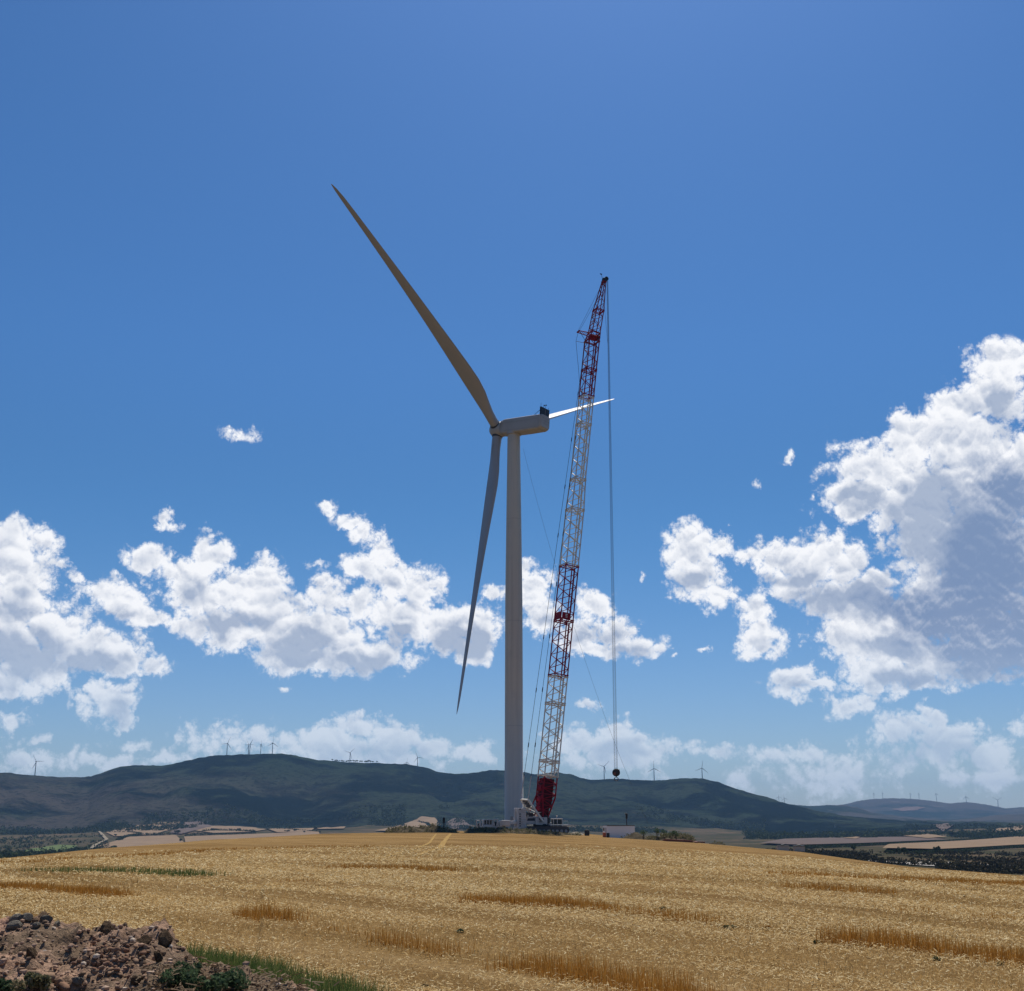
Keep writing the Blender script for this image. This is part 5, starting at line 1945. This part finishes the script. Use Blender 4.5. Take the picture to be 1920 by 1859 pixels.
for i, (pts, wd, dn, h, ws, lb) in enumerate([
    ([(868, 1689), (950, 1694), (1060, 1701), (1130, 1708)], .62, 900, .25, .014, 'orange strip of standing straw near the middle of the field'),
    ([(1125, 1709), (1200, 1716), (1300, 1729), (1330, 1733)], .55, 480, .2, .013, 'thin orange continuation right of the middle straw strip'),
    ([(1545, 1768), (1650, 1776), (1760, 1790), (1840, 1797), (1925, 1812), (2000, 1820)], .55, 1200, .28, .011, 'long orange strip of standing straw at the right edge'),
    ([(950, 1812), (1000, 1820), (1080, 1835), (1160, 1850), (1240, 1868), (1300, 1885)], .6, 1000, .26, .008, 'tall orange straw strip at the bottom centre'),
    ([(-20, 1665), (60, 1669), (130, 1674), (180, 1678), (225, 1683)], .9, 700, .26, .016, 'orange strip of standing straw at the left edge'),
    ([(455, 1717), (500, 1722), (560, 1730)], .45, 500, .28, .011, 'small tuft strip of orange straw above the green grass'),
    ([(560, 1737), (640, 1750), (700, 1760)], .5, 110, .15, .009, 'broken straw strip between the tufts and the lower one'),
    ([(700, 1765), (770, 1777), (850, 1790)], .5, 380, .22, .010, 'ragged orange straw strip left of the bottom centre one'),
    ([(615, 1628), (700, 1629), (780, 1631), (855, 1635)], 1.6, 130, .24, .025, 'distant brown straw strip left of the tower'),
    ([(1440, 1640), (1560, 1645), (1700, 1652), (1900, 1660), (1990, 1664)], 1.8, 110, .22, .028, 'distant brown straw strip along the right side'),
    ([(1460, 1664), (1540, 1668), (1680, 1677)], 1.1, 200, .22, .02, 'short brown straw strip right of the middle'),
    ([(1660, 1707), (1700, 1710), (1745, 1714)], .7, 160, .18, .014, 'short brown straw patch above the right orange strip'),
    ([(1810, 1722), (1860, 1726), (1910, 1727)], .7, 160, .18, .014, 'small row of brown tufts at the right edge'),
    ([(540, 1652), (570, 1653), (600, 1653)], .9, 100, .18, .02, 'small brown straw patch upper left of centre'),
    ([(-20, 1622), (100, 1615), (250, 1606), (400, 1594), (560, 1590), (700, 1588)], 2.5, 16, .22, .05, 'thin dark straw line along the far left rise'),
]):
    tall_strip('standing_straw', lb, 'straw', pts, wd, dn, h, ws, M_STAND, 200 + i)
tall_strip('grass_strip', 'green grass strip crossing the stubble at the upper left', 'grass', [(60, 1633), (150, 1634), (250, 1637), (330, 1641), (390, 1645)], 1.6, 110, .24, .02, M_GRASS, 240)
tall_strip('green_grass', 'lush green grass growing along the right foot of the earth mound', 'grass', [(322, 1800), (380, 1812), (440, 1828), (500, 1845), (560, 1866), (640, 1890), (700, 1915)], .62, 2400, .27, .008, M_GRASS, 241, .35, .6)
tall_strip('grass', 'taller green grass tuft where the grass meets the mound', 'grass', [(425, 1822), (450, 1832)], .3, 2200, .26, .010, M_GRASS, 242, .35, .8)


def weed(px, py, rad, label, seed, m=M_LEAF, base=None, nl=90, leaf=.05):
    b = ground(px, py, 5.) if base is None else base
    rad = rad * (.36 if base is None else .72)
    leaf = leaf * .6
    t = empty('weed', tuple(b), label, 'weed', None)
    g = np.random.default_rng(seed)
    cs = [(g.normal() * rad * .5, g.normal() * rad * .5, rad * (.25 + .6 * g.random())) for _ in range(8)]
    mm = MB()
    for c in cs: mm.tube((0, 0, -.02), c, .006, .003, n=4)
    mm.build('stem', M_BARK, t)
    V, Fc = leaf_cloud(cs, [rad * (.3 + .3 * g.random()) for _ in cs], nl, leaf, .8, seed)
    np_mesh('foliage', V, Fc, m, parent=t)
    return t


weed(864, 1750, .13, 'small green weed in the stubble left of the centre', 1)
weed(1246, 1709, .14, 'small green weed above the thin straw strip', 2)
weed(1366, 1742, .15, 'sage green weed in the stubble right of centre', 3)
weed(1531, 1770, .11, 'small weed at the left tip of the long right strip', 4)
weed(1757, 1803, .10, 'small green weed below the long right strip', 5)
weed(1876, 1812, .09, 'tiny green weed below the strip near the right edge', 6)
weed(1440, 1742, .12, 'brown dry weed clump right of the sage green weed', 7, M_STAND)
weed(797, 1852, .08, 'dark dried weed stub near the bottom edge', 10, M_SCRUB)

# ================================================================== earth mound with stones, bottom left
RG = [(-420, 1700, 9.6), (-200, 1706, 9.4), (0, 1724, 9.3), (20, 1718, 9.3), (60, 1717, 9.2), (90, 1724, 9.1), (115, 1737, 9.0), (150, 1741, 8.9), (185, 1740, 8.8), (200, 1736, 8.7),
      (222, 1740, 8.6), (245, 1758, 8.5), (270, 1756, 8.4), (300, 1751, 8.3), (318, 1762, 8.2), (335, 1788, 8.0), (380, 1806, 7.9), (430, 1808, 7.8), (470, 1818, 7.6),
      (520, 1838, 7.4), (560, 1848, 7.2), (590, 1862, 7.0), (640, 1900, 6.8), (720, 1960, 6.6)]
rgx = np.array([at(a, b, c) for a, b, c in RG])
rt = rgx[:, 0] / rgx[:, 1]
gx, gy = np.meshgrid(np.arange(-7.0, .4, .027), np.arange(3.6, 10.6, .027), indexing='ij')


def mound(x, y):
    x = np.asarray(x, float); y = np.asarray(y, float)
    t = x / y
    yr = np.interp(t, rt, rgx[:, 1]); zr = np.interp(t, rt, rgx[:, 2])
    gz_ = terrain(x, y, False)
    front = np.clip((yr - y) / (yr - 3.0), 0, 1)
    z = np.where(y < yr, zr - (zr - .25) * (front * .78 + .22 * front ** 2), zr - (y - yr) * 1.05)
    end = np.clip((rt[-1] - t) / .05, 0, 1)
    cl = (fbm(x * 1.6, y * 1.6, 3, 77) - .5) * .30 + (fbm(x * 4, y * 4, 3, 78) - .5) * .24 + (np.abs(fbm(x * 11, y * 11, 2, 79) - .5)) * .13 + (fbm(x * 22, y * 22, 2, 80) - .5) * .05
    near = np.clip(1 - np.abs(y - yr) / .35, 0, 1)
    z = z + cl * (1 - .45 * near) - .01
    return np.where(end > 0, z, gz_ - .3)


gzv = mound(gx, gy)
gnd = terrain(gx, gy)
nx_, ny_ = gx.shape
V = np.stack([gx, gy, gzv], -1).reshape(-1, 3)
idx = np.arange(nx_ * ny_).reshape(nx_, ny_)
Fq = np.stack([idx[:-1, :-1], idx[1:, :-1], idx[1:, 1:], idx[:-1, 1:]], -1).reshape(-1, 4)
above = (gzv > gnd - .12)
ok = (above[:-1, :-1] | above[1:, :-1] | above[1:, 1:] | above[:-1, 1:]).ravel()
Fq = Fq[ok]


def mound_mat(N):
    P = obj_pos(N)
    a = N.noise(P, .9, 4, .6); b = N.noise(P, 6, 6, .7); c3 = N.noise(P, 30, 4, .7)
    xy = N.node('ShaderNodeSeparateXYZ', {0: P})
    c = N.mix(N.smooth(a, .42, .58), (.40, .25, .165), (.20, .14, .092))
    c = N.mix(N.m('MULTIPLY', N.smooth(b, .45, .62), .8), c, (.095, .065, .043))
    c = N.mix(N.m('MULTIPLY', N.smooth(c3, .54, .66), .6), c, (.46, .32, .22))
    # pink clay towards the left end
    c = N.mix(N.m('MULTIPLY', N.smooth(N.m('ADD', xy.outputs[0], N.m('MULTIPLY', a, 1.2)), -2.75, -3.05), .8), c, (.42, .25, .175))
    return bsdf(N, c, .95, bump=N.m('ADD', b, c3), bs=1, bd=.03, spec=0.0)


M_MOUND = mat('clay_and_topsoil', mound_mat)
mo = np_mesh('earth_mound', V, Fq, M_MOUND, smooth=True)
tag(mo, 'rough mound of dug reddish earth in the bottom left corner', 'earth mound')


def on_mound(px, py):
    r = ray(px, py)
    ts_ = np.linspace(4.2, 11, 900) / r[1]
    X_, Y_, Z_ = r[0] * ts_, r[1] * ts_, EYE[2] + r[2] * ts_
    T = np.maximum(mound(X_, Y_), terrain(X_, Y_))
    b = np.where(Z_ < T)[0]
    i = b[0] if len(b) else -1
    return np.array([X_[i], Y_[i], T[i]])


def rock_mesh(seed, sub=2, jit=.22):
    V_, F_ = ICO[sub]
    g = np.random.default_rng(seed)
    P = V_.copy()
    for _ in range(9):     # knock flat facets off
        n_ = g.normal(size=3); n_ /= np.linalg.norm(n_)
        d_ = P @ n_; lim = .48 + .28 * g.random()
        P = np.where((d_ > lim)[:, None], P - n_ * (d_ - lim)[:, None], P)
    P *= 1 + jit * (g.random(3) - .5)
    me = bpy.data.meshes.new('stone')
    me.from_pydata([tuple(p) for p in P], [], F_)
    return me


def rounded(seed):
    me = rock_mesh(seed, 2, .5)
    me.polygons.foreach_set('use_smooth', [True] * len(me.polygons))
    return me


cob = [rounded(s) for s in range(6)]
for me_ in cob: me_.materials.append(M_STONE)
ang = [rock_mesh(40 + s) for s in range(5)]
for me_ in ang: me_.materials.append(M_GSTONE)
brn = [rock_mesh(60 + s, 2, .5) for s in range(4)]
for q_, me_ in enumerate(brn):
    rr_ = np.random.default_rng(q_)
    for v in me_.vertices: v.co *= .86 + .28 * rr_.random()
for me_ in brn: me_.materials.append(M_DSOIL)
g = np.random.default_rng(5)


def put(me_, name, px, py, s, label, cat, group=None, sq=.75, sink=.25):
    o = bpy.data.objects.new(name, me_); COL.objects.link(o)
    p = on_mound(px, py)
    o.location = (p[0], p[1], p[2] + s * .12)
    o.scale = (s, s * .9, s * sq); o.rotation_euler = (g.normal() * .3, g.normal() * .3, g.random() * 6.28)
    return tag(o, label, cat, group)


for i in range(150):
    px = 208 + g.normal() * 34; py = 1797 + g.normal() * 17 + (px - 205) * .02
    if not (95 < px < 300 and 1752 < py < 1852): continue
    put(cob[i % 6], 'stone', px, py, (.009 + .018 * g.random() ** 1.4), 'rounded reddish cobble lying in the heap of cobbles on the mound', 'stone', 'cobbles heaped on the mound')
for i in range(60):
    px = g.random() * 420; py = 1775 + g.random() * 84
    if py < 1745 + px * .12: continue
    put(cob[i % 6], 'stone', px, py, .010 + .012 * g.random(), 'small pebble scattered over the mound outside the cobble heap', 'stone', 'pebbles scattered on the mound')
for px, py, s, lb in [(33, 1727, .085, 'dark grey angular rock, leftmost on the mound crest'), (48, 1722, .07, 'grey angular rock in the middle of the crest cluster'),
                      (28, 1738, .08, 'light grey rock just below the crest rocks'), (87, 1724, .06, 'pale sharp rock standing right of the crest cluster'),
                      (106, 1734, .055, 'dark pointed rock at the right end of the crest rocks'), (70, 1735, .05, 'small grey rock between the crest rocks')]:
    put(ang[int(px) % 5], 'rock', px, py + 3, s * .8, lb, 'rock', 'rocks on the mound crest')
for px, py, s, lb in [(145, 1843, .055, 'bluish grey flat stone at the foot of the cobble heap'), (84, 1838, .07, 'big pale pink boulder near the bottom left'), (57, 1832, .07, 'big reddish stone beside the pale pink boulder'),
                      (123, 1855, .06, 'round reddish stone at the bottom edge'), (110, 1846, .05, 'brown stone between the boulders at the bottom')]:
    put(cob[int(px) % 6] if px != 145 else ang[1], 'stone', px, py, s * .8, lb, 'stone')
for px, py, s, lb in [(200, 1750, .13, 'large dark clod on the middle of the mound crest'), (308, 1768, .12, 'dark clod at the right end of the crest'), (60, 1792, .09, 'dark hollow-sided clod on the left slope'),
                      (270, 1768, .10, 'brown clod left of the end clod'), (296, 1795, .06, 'brown clod below the end clod'), (255, 1842, .06, 'dark clod low on the slope')]:
    put(brn[int(px) % 4], 'clod', px, py, s * .62, lb, 'clod', None, .8, .35)
for i, (px, py, rad, lb) in enumerate([(352, 1842, .12, 'dark leafy weed in front of the dry heap'), (335, 1862, .14, 'bushy weed at the bottom edge left of the dry heap'), (430, 1862, .13, 'green weed at the bottom edge under the dry heap'),
                                       (400, 1868, .12, 'green weed between its two neighbours at the bottom edge'), (66, 1862, .12, 'olive weed at the bottom edge on the left slope'), (8, 1860, .07, 'green weed in the bottom left corner')]):
    weed(px, py, rad, lb, 500 + i, M_LEAF if i != 4 else M_DRYW, on_mound(px, py), 120, .035)
# crumbs of soil and gravel over the whole mound
nC = 6000
tC = -.44 + .36 * g.random(nC); yC = 5.6 + 3.6 * g.random(nC)
xC = tC * yC
zC = mound(xC, yC)
kC = zC > terrain(xC, yC, False) + .03
xC, yC, zC = xC[kC], yC[kC], zC[kC]
V0, F0 = ICO[1]
V0 = np.array(V0); F0 = np.array(F0)
nC = len(xC)
sC = (.005 + .020 * g.random(nC) ** 3)[:, None, None]
Vc = V0[None] * (1 + .7 * (g.random((nC, len(V0), 1)) - .5)) * sC * np.array([1, 1, .7]) + np.stack([xC, yC, zC + .003], 1)[:, None]
Fc = (F0[None] + (np.arange(nC) * len(V0))[:, None, None]).reshape(-1, 3)


def crumb_mat(N):
    r = rnd_island(N)
    c = N.mix(N.smooth(r, 0, .7), (.14, .096, .064), (.40, .26, .175))
    c = N.mix(N.smooth(r, .88, .96), c, (.52, .42, .32))
    return bsdf(N, c, .95, spec=0.0)


tag(np_mesh('gravel', Vc.reshape(-1, 3), Fc, mat('soil_crumbs', crumb_mat)), 'loose crumbs and gravel covering the earth mound', 'gravel', kind='stuff')
M_DEAD = leafy('dead_straw_mat', [(.16, .11, .07), (.30, .22, .14), (.10, .07, .045)], .1)
# dead straw on the lower right of the mound
PX = g.random(2600) * 330 + 290; PY = 1800 + g.random(2600) * 75
pts = []
X_ = []
for px, py in zip(PX[:420], PY[:420]):
    if py > 1790 + (px - 300) * .22:
        X_.append(on_mound(px, py))
X_ = np.array(X_); X_ = np.repeat(X_, 4, 0) + g.normal(size=(len(X_) * 4, 3)) * np.array([.06, .06, .01])
n_ = len(X_); a = g.random(n_) * 6.28; Ln = .02 + .05 * g.random(n_)
A_ = np.stack([np.cos(a) * Ln / 2, np.sin(a) * Ln / 2, (g.random(n_) - .5) * .02], 1); B_ = np.stack([-np.sin(a) * .003, np.cos(a) * .003, np.full(n_, .002)], 1)
C_ = X_ + np.array([0, 0, .02])
V = np.stack([C_ - A_ - B_, C_ + A_ - B_, C_ + A_ + B_, C_ - A_ + B_], 1).reshape(-1, 3)
tag(np_mesh('dead_straw', V, np.arange(n_ * 4).reshape(-1, 4), M_DEAD), 'grey dead straw lying on the lower right of the mound', 'straw', kind='stuff')

# ================================================================== haze
def haze_mat():
    m = bpy.data.materials.new('haze_air')
    m.use_nodes = True
    m.node_tree.nodes.clear()
    N = NT(m.node_tree)
    o = N.node('ShaderNodeOutputMaterial')
    v = N.node('ShaderNodeVolumePrincipled')
    v.inputs['Color'].default_value = (*HAZE_COL, 1)
    v.inputs['Density'].default_value = HAZE_D
    v.inputs['Anisotropy'].default_value = 0.0
    N.l.new(v.outputs[0], o.inputs['Volume'])
    return m


zmin = float(Z.min()) - 1.5
zmax = 430.
m = MB()
m.box((0, 0, (zmin + zmax) / 2), (2 * 16900, 2 * 16900, zmax - zmin))
hz = m.build('haze', haze_mat())
tag(hz, 'thin blue summer haze softening the distant hills', 'haze', kind='stuff')
hz.display_type = 'WIRE'
